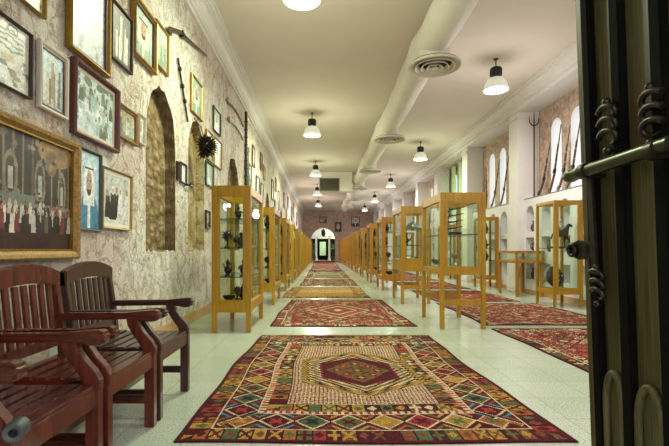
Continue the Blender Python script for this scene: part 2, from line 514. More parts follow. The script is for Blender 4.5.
# ------------------------------------------------------------------ ceiling: duct, diffusers, lamps
duct = MB()
pts = []; rad = []
DY = [7.44 + 4.95 * k for k in range(6)]
y = 1.2
while y < 37:
    bump = sum(.035 * math.exp(-((y - d - .25) / .28) ** 2) for d in DY)
    pts.append((1.91 + .012 * math.sin(y * 1.3), y, 4.7 + .012 * math.sin(y * .9))); rad.append(.29 + bump + .006 * math.sin(y * 5)); y += .2
duct.tube(pts, rad, 28)
droot = empty('air_duct', (0, 0, 0), 0, 'long round cream air duct running the length of the ceiling', 'air duct')
duct.build('duct_pipe', M['duct'], droot, smooth=50)
for k in range(8):
    s = MB(); yy = 3.2 + 4.6 * k
    s.bar((1.91, yy, 4.95), (1.91, yy, 5.1), .05, .02); s.build('hanger_strap', M['duct'], droot)
for d in DY:
    nb = MB(); nb.lathe([(.27, 4.36), (.27, 4.5), (.25, 4.6)], 24, (1.94, d, 0)); nb.build('neck_collar', M['duct'], droot, smooth=40)
ORD = ['nearest', 'second', 'third', 'fourth', 'fifth', 'sixth', 'seventh', 'eighth', 'ninth', 'tenth', 'eleventh', 'twelfth', 'thirteenth', 'fourteenth']
def make_diffuser():
    r = empty('ceiling_diffuser')
    a = MB(); a.lathe([(.27, .10), (.36, .09), (.44, .04), (.455, .0), (.43, -.005), (.40, .02), (.28, .06)], 40, caps=False)
    a.build('outer_ring', M['ring'], r, smooth=40)
    for q, (ro, z) in enumerate(((.345, -.005), (.245, -.012), (.145, -.02))):
        b = MB(); b.lathe([(ro, z), (ro - .012, z - .004), (ro - .05, z + .05), (ro - .04, z + .055), (ro, z)], 36, caps=False); b.build('cone_ring', M['ring'], r, smooth=40)
    b = MB(); b.lathe([(0.0, -.026), (.06, -.02), (.03, .04), (0, .045)], 20, caps=False); b.build('centre_cone', M['ring'], r, smooth=40)
    b = MB(); b.lathe([(.0, .062), (.41, .062), (.41, .068), (0, .068)], 30, caps=False); b.build('throat', M['dark'], r)
    return r
df = make_diffuser()
for k, d in enumerate(DY):
    o = df if k == 0 else copy_tree(df)
    o.location = (1.95, d, 4.26)
    tag(o, 'round slotted air diffuser under the duct, %s from the camera' % ORD[k], 'air vent', 'round diffusers along the air duct')

def make_lamp(glow):
    r = empty('pendant_lamp')
    a = MB(); a.tube([(0, 0, 0), (0, 0, -.20)], .012, 8); a.lathe([(.05, -.02), (.05, 0)], 12); a.build('hook_rod', M['black'], r)
    a = MB(); a.lathe([(.05, -.18), (.105, -.19), (.115, -.21), (.115, -.36), (.09, -.39)], 20)
    for k in range(10):
        an = 2 * PI * k / 10; a.bar((.112 * math.cos(an), .112 * math.sin(an), -.22), (.112 * math.cos(an), .112 * math.sin(an), -.35), .02, .02)
    a.build('ballast_housing', M['black'], r, smooth=35)
    a = MB(); a.lathe([(.085, -.39), (.13, -.41), (.175, -.45), (.21, -.51), (.24, -.60), (.25, -.66), (.242, -.66), (.228, -.60), (.195, -.51), (.16, -.45), (.12, -.415), (.07, -.40)], 28, caps=False)
    a.build('bell_shade', M['shade'], r, smooth=40)
    a = MB(); a.lathe([(0, -.655), (.12, -.652), (.23, -.635), (.23, -.625), (0, -.625)], 28, caps=False); a.build('glowing_lens', glow, r, smooth=50)
    return r
def lamp_light(root, loc, c, w):
    ld = bpy.data.lights.new('lamp_light', 'AREA'); ld.shape = 'DISK'; ld.size = .44; ld.energy = w; ld.color = c
    o = bpy.data.objects.new('lamp_light', ld); COL.objects.link(o); o.parent = root; o.location = (0, 0, -.665)
    ld = bpy.data.lights.new('ceiling_fill', 'POINT'); ld.energy = CEILING_FILL_W * w / LAMP_W; ld.color = c; ld.shadow_soft_size = .3  # extra point light added below the shade to brighten the ceiling
    o = bpy.data.objects.new('ceiling_fill', ld); COL.objects.link(o); o.parent = root; o.location = (0, 0, -1.02)
LG, LW = make_lamp(M['glowg']), make_lamp(M['gloww'])
LG.location = (-.27, 5.75, 5.1)
lamps = [(LG, (-.27, 5.75, 5.1), GREEN, 'left', 0)]
for k in range(1, 5): lamps.append((copy_tree(LG), (-.29, 5.75 + 6.8 * k, 5.1), GREEN, 'left', k))
LW.location = (3.64, 9.0, 5.1)
lamps.append((LW, (3.64, 9.0, 5.1), WHITE, 'right', 0))
for k in range(1, 5): lamps.append((copy_tree(LG if k == 1 else LW), (3.64, 9.0 + 6.9 * k, 5.1), GREEN if k == 1 else WHITE, 'right', k))
lamps.append((copy_tree(LW), (3.64, 2.3, 5.1), WHITE, 'out', 0))
for (o, loc, c, side, k) in lamps:
    o.location = loc
    lab = 'white bell-shaped pendant lamp under the ceiling left of the duct, %s in its row' % ORD[k] if side == 'left' else 'white bell-shaped pendant lamp near the windows right of the duct, %s in its row' % ORD[k]
    if side == 'out': lab = 'white bell-shaped pendant lamp just inside the entrance, out of view on the right'
    tag(o, lab, 'lamp', 'pendant lamps along the %s of the ceiling' % ('left' if side == 'left' else 'right'))
    lamp_light(o, loc, (1, .93, .88) if side == 'left' and k > 2 else c, LAMP_W * (1 if side == 'left' else .72))
# lobby lamp beyond the arch
o = copy_tree(LG); o.location = (1.9, 46.2, 4.4); tag(o, 'pendant lamp hanging in the lobby beyond the far arch', 'lamp'); lamp_light(o, None, (.75, 1, .6), 30)

# return-air box hanging from the ceiling
g = empty('return_air_grille', (0, 22, 5.1), 0, 'square grey return-air grille on a white box hanging beside the duct', 'air vent')
a = MB(); a.box(-.13, 1.55, 0, .6, -1.0, 0); a.build('box_housing', M['duct'], g, bevel=.01)
a = MB(); a.box(-.11, .87, -.02, -.002, -.97, -.36); a.build('backing', M['dark'], g)
a = MB()
for k in range(14): a.box(-.10, .86, -.045, -.012, -.96 + .0425 * k, -.945 + .0425 * k)
a.build('louvre_slats', M['grille'], g)
a = MB(); a.box(-.13, .89, -.05, 0, -1.0, -.96); a.box(-.13, .89, -.05, 0, -.37, -.33); a.box(-.13, -.09, -.05, 0, -1, -.33); a.box(.85, .89, -.05, 0, -1, -.33)
a.build('grille_frame', M['grille'], g)
# ------------------------------------------------------------------ rugs
PAL = {k: lin(v) for k, v in dict(maroon=(70, 20, 26), red=(132, 46, 42), orange=(142, 82, 42), yellow=(154, 118, 50), cream=(178, 160, 128),
       olive=(84, 82, 46), green=(66, 84, 58), black=(36, 28, 28), teal=(70, 112, 120), pink=(166, 96, 80), brown=(104, 62, 40), white=(204, 194, 170)).items()}
def hsh(a, b=0, s=0):
    x = np.sin(a * 127.1 + b * 311.7 + s * 74.7) * 43758.5453
    return x - np.floor(x)
def pick(h, names):
    idx = np.minimum((h * len(names)).astype(int), len(names) - 1)
    return np.array([PAL[n] for n in names])[idx]
def put(img, mask, c):
    if isinstance(c, str): img[mask] = PAL[c]
    else: img[mask] = c[mask]
def edges(U, V, W, L_):
    du = np.minimum(U, W - U); dv = np.minimum(V, L_ - V)
    d = np.minimum(du, dv)
    s = np.where(du < dv, V, U)
    sid = np.where(du < dv, np.where(U < W / 2, 0, 1), np.where(V < L_ / 2, 2, 3))
    return d, s, sid
def motif(cs, cd, h, fg, bg):
    """little woven motif in a unit block, cs/cd in -1..1"""
    a = np.abs(cs); b = np.abs(cd)
    m = np.where(h < .4, a + b < .7, np.where(h < .7, (np.abs(a - b) < .26) & (a < .85), np.minimum(a, b) < .24))
    return np.where(m[..., None], fg, bg)
def diamonds(img, mask, s, d, dc, half, per, seed, ground='maroon', outline='cream', cols=('yellow', 'orange', 'green', 'red', 'teal', 'olive', 'cream')):
    k = np.floor(s / per); cs = (s / per - k - .5) * 2; cd = (d - dc) / half
    r = np.abs(cs) + np.abs(cd)
    put(img, mask, ground)
    fill = pick(hsh(k, seed, 1), cols); fill2 = pick(hsh(k, seed, 2), ('maroon', 'black', 'red', 'cream', 'yellow', 'green'))
    put(img, mask & (r < 1.0), outline)
    put(img, mask & (r < .86), fill * .85)
    put(img, mask & (r < .62) & (np.abs(np.abs(cs) - np.abs(cd)) < .16), fill2)
    put(img, mask & (r < .26), fill2)
    put(img, mask & (r > 1.35) & (r < 1.6), pick(hsh(k, seed, 3), cols))
def blocks(img, mask, s, d, d0, d1, per, seed, cols=('yellow', 'olive', 'cream', 'maroon', 'red', 'green', 'orange'), fgs=('maroon', 'black', 'cream', 'red', 'yellow', 'green')):
    k = np.floor(s / per); cs = (s / per - k - .5) * 2; cd = ((d - d0) / (d1 - d0) - .5) * 2
    img2 = motif(cs, cd, hsh(k, seed, 5), pick(hsh(k, seed, 7), fgs), pick(hsh(k, seed, 6), cols))
    put(img, mask, img2)
    put(img, mask & (np.abs(cs) > .88), 'black')
def rug_big(U, V, W, L_):
    img = np.zeros(U.shape + (3,)); img[:] = PAL['maroon']
    d, s, sid = edges(U, V, W, L_)
    blocks(img, (d > .035) & (d < .17), s + sid * .31, d, .035, .17, .088, 3, ('olive', 'orange', 'maroon', 'yellow', 'maroon', 'green', 'red', 'brown', 'cream'), ('maroon', 'brown', 'maroon', 'yellow', 'olive', 'brown'))
    put(img, (d > .17) & (d < .182), 'cream')
    diamonds(img, (d >= .182) & (d < .425), s + .03 + .08 * (sid < 2), d, .303, .122, .235, 11, cols=('yellow', 'orange', 'green', 'red', 'teal', 'olive', 'brown', 'maroon', 'yellow'))
    put(img, (d >= .425) & (d < .435), 'cream')
    zz = np.abs(((s / .05) % 1) - .5) * 2
    m = (d >= .435) & (d < .475); img[m] = PAL['red']; put(img, m & (zz > .5), 'cream')
    blocks(img, (d >= .475) & (d < .60), s + sid * .17, d, .475, .60, .10, 23, ('yellow', 'maroon', 'brown', 'olive', 'maroon', 'orange'))
    put(img, (d >= .60) & (d < .61), 'black')
    # field of little red and cream lozenges
    f = d >= .61
    X = U - W / 2 - .055; Y = V - L_ / 2
    ck = ((np.floor((X + Y) / .03) % 2) + (np.floor((X - Y) / .03) % 2))
    img[f] = PAL['red'] * .75
    put(img, f & (ck == 1), 'cream'); put(img, f & (ck == 2), 'brown')
    h = np.maximum(np.abs(X) / .53, (np.abs(Y + .06) + np.abs(X) * .62) / .70)
    tick = (np.floor((s if False else (np.abs(X) * 1.0 + np.abs(Y))) / .035) % 2)
    for hi, c1, c2 in ((1.0, 'olive', 'yellow'), (.92, 'yellow', 'maroon'), (.86, 'black', 'cream'), (.78, 'olive', 'yellow'), (.72, 'black', 'cream'), (.65, 'maroon', 'red')):
        m = h < hi; img[m] = PAL[c1]; put(img, m & (tick == 1), c2)
    m = h < .61; put(img, m, 'maroon')
    for (cx, cy, q) in ((0, -.06, .13), (-.19, -.06, .11), (.19, -.06, .11), (0, .16, .13), (0, -.28, .13), (-.12, .07, .09), (.12, .07, .09), (-.12, -.19, .09), (.12, -.19, .09)):
        a = np.abs(X - cx); b = np.abs(Y - cy); r = a + b
        put(img, m & (r < q), 'olive'); put(img, m & (r < q * .8), 'red' if q < .1 else 'brown')
        put(img, m & (r < q * .7) & (np.abs(a - b) < q * .15), 'black'); put(img, m & (r < q * .25), 'yellow')
    return img
def rug_lattice(ground, cols, b1='maroon', per=.22, seed=1, band=('red', 'cream', 'black'), nb=.32, medal=True, stripes=False):
    def fn(U, V, W, L_):
        img = np.zeros(U.shape + (3,)); img[:] = PAL[b1]
        d, s, sid = edges(U, V, W, L_)
        blocks(img, (d > .03) & (d < nb * .45), s + sid * .2, d, .03, nb * .45, .12, seed, cols)
        put(img, (d > nb * .45) & (d < nb * .5), band[1])
        diamonds(img, (d >= nb * .5) & (d < nb * .9), s, d, nb * .7, nb * .19, .16, seed + 2, b1, band[1], cols)
        put(img, (d >= nb * .9) & (d < nb), band[0])
        f = d >= nb
        put(img, f, ground)
        if stripes:
            k = np.floor(V / .16); cs = (V / .16 - k - .5) * 2
            put(img, f, pick(hsh(k, seed, 4), cols))
            zz = np.abs(((U / .09) % 1) - .5) * 2
            put(img, f & (np.abs(cs) < .5) & (zz > np.abs(cs) * 2), pick(hsh(k, seed, 9), cols))
        else:
            a = U / per + V / per; b = U / per - V / per
            ka = np.floor(a); kb = np.floor(b); fa = np.abs(a - ka - .5) * 2; fb = np.abs(b - kb - .5) * 2
            r = np.maximum(fa, fb)
            put(img, f & (r < .85), pick(hsh(ka, kb, seed), cols))
            put(img, f & (r < .5), pick(hsh(ka, kb, seed + 5), (ground,) + tuple(band)))
            put(img, f & (r < .25), pick(hsh(ka, kb, seed + 8), cols))
        if medal:
            X = np.abs(U - W / 2); Y = np.abs(V - L_ / 2)
            h = X / (W * .30) + Y / (L_ * .30)
            for hi, c in ((1, band[2]), (.95, band[1]), (.88, 'red'), (.62, band[2]), (.58, 'cream'), (.5, ground), (.3, band[0]), (.15, 'cream')):
                put(img, f & (h < hi), c)
            tk = np.floor((X + Y) / .05) % 2
            put(img, f & (h < .88) & (h > .62) & (tk == 1), 'orange')
        return img
    return fn
def make_rug(x0, x1, y0, y1, cell, fn, label, taper=0.0, seed=1, fringe=True):
    W, L_ = x1 - x0, y1 - y0
    nu, nv = int(W / cell), int(L_ / cell)
    us = np.linspace(0, W, nu + 1); vs = np.linspace(0, L_, nv + 1)
    Uc, Vc = np.meshgrid((us[:-1] + us[1:]) / 2, (vs[:-1] + vs[1:]) / 2)
    img = fn(Uc, Vc, W, L_)
    rg = np.random.default_rng(seed)
    img = np.clip(img * (1 + rg.normal(0, .20, img.shape[:2])[..., None]), 0, 1)
    Ug, Vg = np.meshgrid(us, vs)
    wob = .018 * np.sin(Vg * 2.1 + seed) + .008 * np.sin(Vg * 5.3 + seed * 2)
    X = (Ug - W / 2) * (1 - taper * Vg / L_) + wob + (x0 + x1) / 2 * 0
    Y = Vg + .012 * np.sin(Ug * 3.1 + seed) - L_ / 2
    e = np.minimum(np.minimum(Ug, W - Ug), np.minimum(Vg, L_ - Vg))
    Z = .009 + .003 * np.sin(Ug * 4 + seed) * np.sin(Vg * 3) * np.clip(e * 5, 0, 1)
    co = np.stack([X, Y, Z], -1).reshape(-1, 3)
    ring = [(0, i) for i in range(nu)] + [(j, nu) for j in range(nv)] + [(nv, i) for i in range(nu, 0, -1)] + [(j, 0) for j in range(nv, 0, -1)]
    top = np.array([j * (nu + 1) + i for j, i in ring])
    low = co[top].copy(); low[:, 2] = .001
    idx = np.arange((nu + 1) * (nv + 1)).reshape(nv + 1, nu + 1)
    q = np.stack([idx[:-1, :-1], idx[:-1, 1:], idx[1:, 1:], idx[1:, :-1]], -1).reshape(-1, 4)
    n0 = len(co); m = len(top); k = np.arange(m)
    sk = np.stack([top, n0 + k, n0 + (k + 1) % m, np.roll(top, -1)], -1)
    faces = np.concatenate([q, sk]); co = np.concatenate([co, low])
    me = bpy.data.meshes.new('woven_rug')
    me.vertices.add(len(co)); me.vertices.foreach_set('co', co.ravel())
    me.loops.add(faces.size); me.loops.foreach_set('vertex_index', faces.ravel().astype(np.int32))
    me.polygons.add(len(faces)); me.polygons.foreach_set('loop_start', np.arange(0, faces.size, 4, dtype=np.int32))
    me.polygons.foreach_set('loop_total', np.full(len(faces), 4, dtype=np.int32))
    me.update(calc_edges=True)
    colr = np.ones((len(faces), 4)); colr[:, :3] = PAL['maroon'] * .7; colr[:len(q), :3] = img.reshape(-1, 3)
    at = me.attributes.new('pattern', 'FLOAT_COLOR', 'FACE'); at.data.foreach_set('color', colr.ravel())
    me.materials.append(M['wool'])
    root = empty('woven_rug', ((x0 + x1) / 2, (y0 + y1) / 2, 0), 0, label, 'rug')
    o = bpy.data.objects.new('rug_weave', me); COL.objects.link(o); o.parent = root
    if fringe:
        f = MB(); rr = random.Random(seed)
        for yy, sg in ((L_ / 2, 1),):
            n = int(W / .022)
            for i in range(n):
                xx = (-W / 2 + W * (i + .5) / n) * (1 - (taper if sg > 0 else 0)) + wob[-1 if sg > 0 else 0, 0] + rr.uniform(-.008, .008)
                ln = rr.uniform(.03, .075)
                f.bar((xx, yy - sg * .01, .007), (xx + rr.uniform(-.02, .02), yy + sg * ln, .0065), .010, .008)
        fo = f.build('fringe', M['fringe'], root); fo['kind'] = 'stuff'
    return root
make_rug(-.87, 1.44, 2.44, 5.50, .0105, rug_big, 'large maroon rug with hexagon medallion and diamond borders in the foreground', .075, 1)
make_rug(-.76, 1.36, 6.16, 9.45, .016, rug_lattice('brown', ('red', 'maroon', 'orange', 'cream', 'brown', 'red', 'olive', 'pink'), 'maroon', .12, 5, ('red', 'cream', 'maroon')), 'red patterned rug in the middle aisle just behind the large foreground rug', .07, 2)
make_rug(-.92, 1.12, 9.85, 12.75, .024, rug_lattice('yellow', ('yellow', 'yellow', 'orange', 'cream', 'yellow', 'brown', 'olive'), 'olive', .2, 9, ('orange', 'yellow', 'brown'), stripes=True, medal=False), 'golden yellow striped rug in the middle aisle', .03, 3)
make_rug(-.68, 1.12, 13.25, 16.3, .03, rug_lattice('olive', ('olive', 'brown', 'red', 'cream', 'maroon', 'olive'), 'maroon', .26, 13, ('red', 'cream', 'black'), .4), 'olive rug with maroon ends beyond the yellow rug', .02, 4)
make_rug(-.66, 1.10, 16.9, 20.3, .035, rug_lattice('olive', ('olive', 'cream', 'brown', 'yellow', 'olive', 'green'), 'brown', .3, 17, ('cream', 'brown', 'olive'), stripes=True, medal=False), 'pale olive striped rug, fifth along the middle aisle', .02, 5)
make_rug(-.68, 1.12, 21.0, 24.2, .04, rug_lattice('brown', ('maroon', 'brown', 'red', 'black', 'cream'), 'black', .3, 19, ('maroon', 'cream', 'black')), 'dark brown rug, sixth along the middle aisle', .02, 6, False)
make_rug(-.66, 1.10, 24.9, 29.0, .05, rug_lattice('brown', ('olive', 'cream', 'brown', 'orange', 'pink'), 'brown', .3, 29, ('cream', 'brown', 'olive'), stripes=True, medal=False), 'tan striped rug, seventh along the middle aisle', 0, 7, False)
make_rug(-.70, 1.14, 29.8, 36.0, .06, rug_lattice('red', ('red', 'maroon', 'pink', 'red', 'cream'), 'red', .35, 31, ('pink', 'cream', 'maroon'), stripes=True, medal=False), 'long pinkish red rug far down the middle aisle', 0, 8, False)
make_rug(-.70, 1.14, 36.6, 43.2, .07, rug_lattice('red', ('red', 'maroon', 'red', 'brown'), 'maroon', .35, 37, ('red', 'pink', 'maroon')), 'red rug in front of the far arch', 0, 9, False)
RC = ('red', 'brown', 'maroon', 'cream', 'orange', 'pink', 'olive', 'red')
make_rug(2.37, 4.40, 3.0, 5.98, .016, rug_lattice('maroon', RC, 'maroon', .13, 41, ('red', 'cream', 'maroon')), 'red rug in the right aisle nearest the open door', 0, 11)
make_rug(2.37, 4.42, 6.26, 8.85, .018, rug_lattice('brown', RC, 'maroon', .12, 43, ('red', 'cream', 'maroon'), medal=False), 'red rug with small lozenges in the right aisle behind the nearest display case on legs', 0, 12)
make_rug(2.42, 4.20, 9.15, 11.6, .022, rug_lattice('brown', ('brown', 'red', 'maroon', 'orange', 'pink'), 'maroon', .2, 47, ('red', 'orange', 'black')), 'brownish red rug in the right aisle beside the table case', 0, 13)
for k in range(4):
    make_rug(2.42, 4.2, 12.1 + 3.2 * k, 14.8 + 3.2 * k, .035, rug_lattice('red', RC, 'maroon', .25, 51 + k, ('red', 'cream', 'maroon')), 'red rug in the right aisle, %s from the open door' % ORD[3 + k], 0, 14 + k, False)

# ------------------------------------------------------------------ armchairs against the left wall
def make_chair(mr, mrv):
    r = empty('wooden_armchair')
    hw = .285
    for s in (-1, 1):
        a = MB(); y = s * hw
        a.bar((.265, y, 0), (.265, y, .47), .055, .06, (1, 0, 0)); a.build('front_leg', mrv, r, bevel=.005)
        a = MB(); a.prism([(.30, .44), (.235, .44), (.215, .50), (.165, .57), (.13, .63), (.12, .675), (.185, .675), (.20, .63), (.235, .58), (.28, .53), (.30, .49)], 1, y - .026, y + .026)
        a.build('arm_support', mrv, r, bevel=.006)
        a = MB(); a.prism([(-.30, 0), (-.255, 0), (-.255, .42), (-.27, .60), (-.325, .96), (-.37, .96), (-.315, .60), (-.30, .42)], 1, y - .024, y + .024)
        a.build('back_post', mrv, r, bevel=.005)
        a = MB(); a.prism([(-.295, .665), (.17, .672), (.27, .655), (.315, .660), (.335, .685), (.33, .715), (.30, .727), (.22, .722), (.12, .712), (-.295, .708)], 1, y - .036, y + .036)
        a.build('armrest', mr, r, bevel=.012)
        a = MB(); a.bar((-.27, y, .17), (.25, y, .17), .03, .05); a.build('side_stretcher', mr, r, bevel=.004)
        a = MB(); a.bar((-.27, y, .42), (.25, y, .42), .032, .085); a.build('side_rail', mr, r, bevel=.004)
    a = MB(); a.bar((.27, -hw + .02, .415), (.27, hw - .02, .415), .035, .09); a.build('front_rail', mrv, r, bevel=.005)
    a = MB(); a.bar((-.27, -hw + .02, .42), (-.27, hw - .02, .42), .035, .08); a.build('rear_rail', mr, r, bevel=.004)
    a = MB(); a.bar((0, -hw, .17), (0, hw, .17), .03, .045); a.build('cross_stretcher', mr, r, bevel=.004)
    for k in range(7):
        x = -.215 + .078 * k
        a = MB(); z = .475 - .016 * math.sin(PI * (k + .5) / 7.5)
        a.box(x - .032, x + .032, -hw + .002, hw - .002, z - .012, z + .008); a.build('seat_slat', mr, r, bevel=.004)
    n = 10; out = []; inn = []
    for i in range(n + 1):
        y = -hw - .024 + (2 * hw + .048) * i / n
        q = 1 - (2 * i / n - 1) ** 2
        out.append((y, .965 + .055 * q)); inn.append((y, .865 + .045 * q))
    a = MB(); a.prism(out + inn[::-1], 0, -.022, .022)
    o = a.build('top_rail', mrv, r, bevel=.006); o.location = (-.333, 0, 0); o.location.z = 0
    a = MB(); a.bar((-.292, -hw, .545), (-.292, hw, .545), .03, .06); a.build('lower_back_rail', mrv, r, bevel=.004)
    for k in range(7):
        y = -hw + .07 + (2 * hw - .14) * k / 6
        a = MB(); a.bar((-.297, y, .555), (-.333, y, .90), .044, .016, (1, 0, 0)); a.build('back_slat', mrv, r, bevel=.003)
    return r
ch = make_chair(M['red'], M['redv']); ch.location = (-1.335, 1.735, 0)
tag(ch, 'red wooden armchair nearest the camera, cut off by the left edge', 'armchair', 'wooden armchairs along the stone wall')
c2 = copy_tree(ch); c2.location = (-1.335, 2.40, 0); tag(c2, 'reddish wooden slatted armchair between its two neighbours, its back under the large gilt picture', 'armchair')
c3 = make_chair(M['dkred'], M['redv_shaded']); c3.location = (-1.335, 3.075, 0)
tag(c3, 'shade-toned wooden slatted armchair farthest along the row, against the stone wall', 'armchair', 'wooden armchairs along the stone wall')

# ------------------------------------------------------------------ entrance door leaves
dr = empty('entrance_door', (1.40, 2.23, 0), 0, 'tall dark wooden door leaf with iron battens standing open at right', 'door')
DX = lambda z: -.036 * z            # the old leaf leans inward towards its top
def lean(o):
    for v in o.data.vertices: v.co.x += DX(v.co.z)
def dpart(mb, name, mat, bevel=0, parent=None, smooth=None):
    o = mb.build(name, mat, parent or dr, bevel=bevel, smooth=smooth)
    if True: lean(o)
    return o
def zseg(mb, x0, x1, y0, y1, z0, z1, n=12):
    for i in range(n): mb.box(x0, x1, y0, y1, z0 + (z1 - z0) * i / n, z0 + (z1 - z0) * (i + 1) / n)
a = MB(); a.box(.012, .075, -1.25, 0, .03, 3.25); dpart(a, 'door_board', M['door'])
a = MB(); a.box(-.004, .08, -.055, 0, .03, 3.25); dpart(a, 'edge_stile', M['door'], .006)
for (ya, yb) in ((-.135, -.075), (-.345, -.28), (-.575, -.51), (-.80, -.74), (-1.03, -.97)):
    a = MB(); a.box(-.028, .012, ya, yb, .03, 3.25); dpart(a, 'batten', M['doordark'], .008)
for (ya, yb) in ((-.276, -.14), (-.506, -.35)):
    a = MB(); c = (ya + yb) / 2; w = (yb - ya) / 2
    pl = [(ya, .03), (yb, .03)] + [(c + w * math.cos(PI * k / 12), .33 + .17 * math.sin(PI * k / 12)) for k in range(13)]
    a.prism([(y, z) for y, z in pl], 0, .002, .012); dpart(a, 'carved_foot_panel', M['door'], .004)
    a = MB(); a.tube([(-.008, yb - .008, .04)] + [(-.008, c + (w - .008) * math.cos(PI * k / 14), .34 + .18 * math.sin(PI * k / 14)) for k in range(15)] + [(-.008, ya + .008, .04)], .018, 8); dpart(a, 'carved_arch', M['door'], smooth=60)
# bolt, hasp, swirling ornaments
bt = MB(); bt.tube([(-.085, -.03, 1.475), (-.085, -.68, 1.487)], .029, 14)
bt.lathe([(0, -.02), (.022, -.015), (.032, 0), (.032, .04), (.027, .05)], 14, M=Matrix.Translation((-.085, -.03, 1.475)) @ Matrix.Rotation(PI / 2, 4, 'X'))
b_ = dpart(bt, 'sliding_bolt', M['steel'], smooth=50)
for y in (-.17, -.60):
    a = MB(); a.lathe([(.038, -.02), (.038, .02)], 14, M=Matrix.Translation((-.085, y, 1.478)) @ Matrix.Rotation(PI / 2, 4, 'X')); a.box(-.085, .0, y - .018, y + .018, 1.445, 1.465)
    dpart(a, 'bolt_keeper', M['iron'], smooth=40)
a = MB(); zz = [1.47, 1.36, 1.22, 1.10, 1.0, .93]; 
a.bar((-.055, -.155, 1.47), (-.045, -.155, .98), .045, .014, (1, 0, 0)); dpart(a, 'hasp_strap', M['iron'], .004)
a = MB()
a.prism([(-.14, 1.06), (-.02, 1.05), (.035, 1.065), (.06, 1.10), (.035, 1.135), (-.02, 1.15), (-.14, 1.14)], 0, -.05, -.03); dpart(a, 'lock_plate', M['iron'], .006)
a = MB(); pts = [(-.058, .012 + .030 * math.cos(2 * PI * k / 16), 1.10 + .030 * math.sin(2 * PI * k / 16)) for k in range(17)]; a.tube(pts, .010, 8); dpart(a, 'lock_ring', M['iron'], smooth=60)
a = MB(); a.box(-.05, .0, -.13, -.09, 1.07, 1.13); dpart(a, 'lock_block', M['iron'], .004)
def swirl(y, z, s, flip=1):
    a = MB()
    for k, dz in enumerate((.05, .0, -.05)):
        pts = []
        for i in range(15):
            an = PI * 1.6 * i / 14 + .4
            rr = s * (.066 - .0022 * i)
            pts.append((-.045 - .012 * math.sin(an), y + flip * rr * math.cos(an), z + s * dz * 1.1 + rr * .6 * math.sin(an)))
        a.tube(pts, [.014 * s] * 8 + [.014 * s * (1 - .09 * i) for i in range(7)], 8)
    a.ball((-.05, y, z - .11 * s), .02 * s); a.ball((-.05, y, z + .11 * s), .018 * s)
    dpart(a, 'scroll_ornament', M['iron'], smooth=60)
swirl(-.285, 1.66, 1.0); swirl(-.54, 1.63, 1.0, -1); swirl(-.17, .93, .8)
# other leaf, out of frame: only its bolt end shows at the lower left
dl = empty('entrance_door', (-.935, 1.30, 0), 0, 'round grey hollow bolt end of the other door leaf, at the lower left edge', 'door')
a = MB(); a.box(-.075, -.02, -.68, -.10, .03, 3.2); a.build('door_board', M['door'], dl)
a = MB(); a.lathe([(.013, -.03), (.013, .0), (.018, .003), (.027, .003), (.031, -.004), (.031, -.06)], 22, M=Matrix.Translation((0, 0, .545)) @ Matrix.Rotation(R(-72), 4, 'Z') @ Matrix.Rotation(PI / 2, 4, 'Y')); 
a.lathe([(0, -.03), (.013, -.03)], 22, M=Matrix.Translation((0, 0, .545)) @ Matrix.Rotation(R(-72), 4, 'Z') @ Matrix.Rotation(PI / 2, 4, 'Y'))
a.build('bolt_end', M['rubber'], dl, smooth=40)
a = MB(); a.box(-.07, -.03, -.20, -.02, .51, .59); a.build('bolt_bracket', M['iron'], dl, bevel=.006)
# ------------------------------------------------------------------ pictures on the stone wall
def C(*a): return lin(a)
def ell(U, V, cx, cy, rx, ry): return ((U - cx) / rx) ** 2 + ((V - cy) / ry) ** 2 < 1
def rect(U, V, x0, x1, y0, y1): return (U > x0) & (U < x1) & (V > y0) & (V < y1)
def person(img, U, V, cx, foot, h, robe, head, w=.30):
    top = foot + h
    img[(np.abs(U - cx) < w * h * (1.05 - .55 * (V - foot) / h)) & (V > foot) & (V < foot + h * .80)] = robe
    img[ell(U, V, cx, top - h * .12, w * h * .42, h * .13)] = head
    img[ell(U, V, cx, top - h * .13, w * h * .24, h * .085)] = C(176, 130, 100)
def p_hall(U, V, r):
    img = np.zeros(U.shape + (3,)); img[:] = C(58, 50, 42)
    for k in range(13):
        x = .02 + .077 * k + r.uniform(-.012, .012); w = r.uniform(.012, .026)
        img[rect(U, V, x, x + w, .38, .99)] = C(104, 88, 64); img[rect(U, V, x + w * .4, x + w * .62, .38, .99)] = C(140, 122, 92)
    for (x, y, q) in ((.20, .60, .05), (.47, .62, .055), (.70, .60, .05), (.90, .55, .04)):
        img[(ell(U, V, x, y, q, .20) & (V > y - .16))] = C(132, 120, 88); img[(ell(U, V, x, y, q * .66, .15) & (V > y - .16))] = C(74, 64, 48)
        img[rect(U, V, x - q * .3, x + q * .3, y - .12, y + .06)] = C(166, 168, 150)
    img[ell(U, V, .84, .90, .16, .13)] = C(150, 116, 62); img[ell(U, V, .80, .80, .05, .12)] = C(122, 92, 52); img[ell(U, V, .25, .95, .2, .07)] = C(112, 92, 60)
    for k in range(40):
        img[ell(U, V, r.random(), r.uniform(.4, 1), r.uniform(.004, .02), r.uniform(.01, .04))] = C(*((120, 104, 76), (150, 134, 98), (44, 38, 32))[r.integers(0, 3)])
    img[rect(U, V, 0, 1, .36, .41)] = C(112, 114, 98); img[rect(U, V, .30, .66, .36, .48)] = C(108, 118, 102)
    img[V < .17] = C(62, 32, 32)
    for row, (f, h) in enumerate(((.22, .19), (.15, .20))):
        for k in range(26):
            x = .02 + .038 * k + r.uniform(-.01, .01) + .015 * row
            person(img, U, V, x, f + r.uniform(0, .025), h, C(*((190, 182, 166), (34, 30, 30), (40, 36, 34), (120, 46, 44), (206, 196, 178), (50, 46, 42), (92, 84, 72))[r.integers(0, 7)]), C(*((190, 182, 172), (150, 56, 52), (46, 36, 32))[r.integers(0, 3)]), .10)
    return img
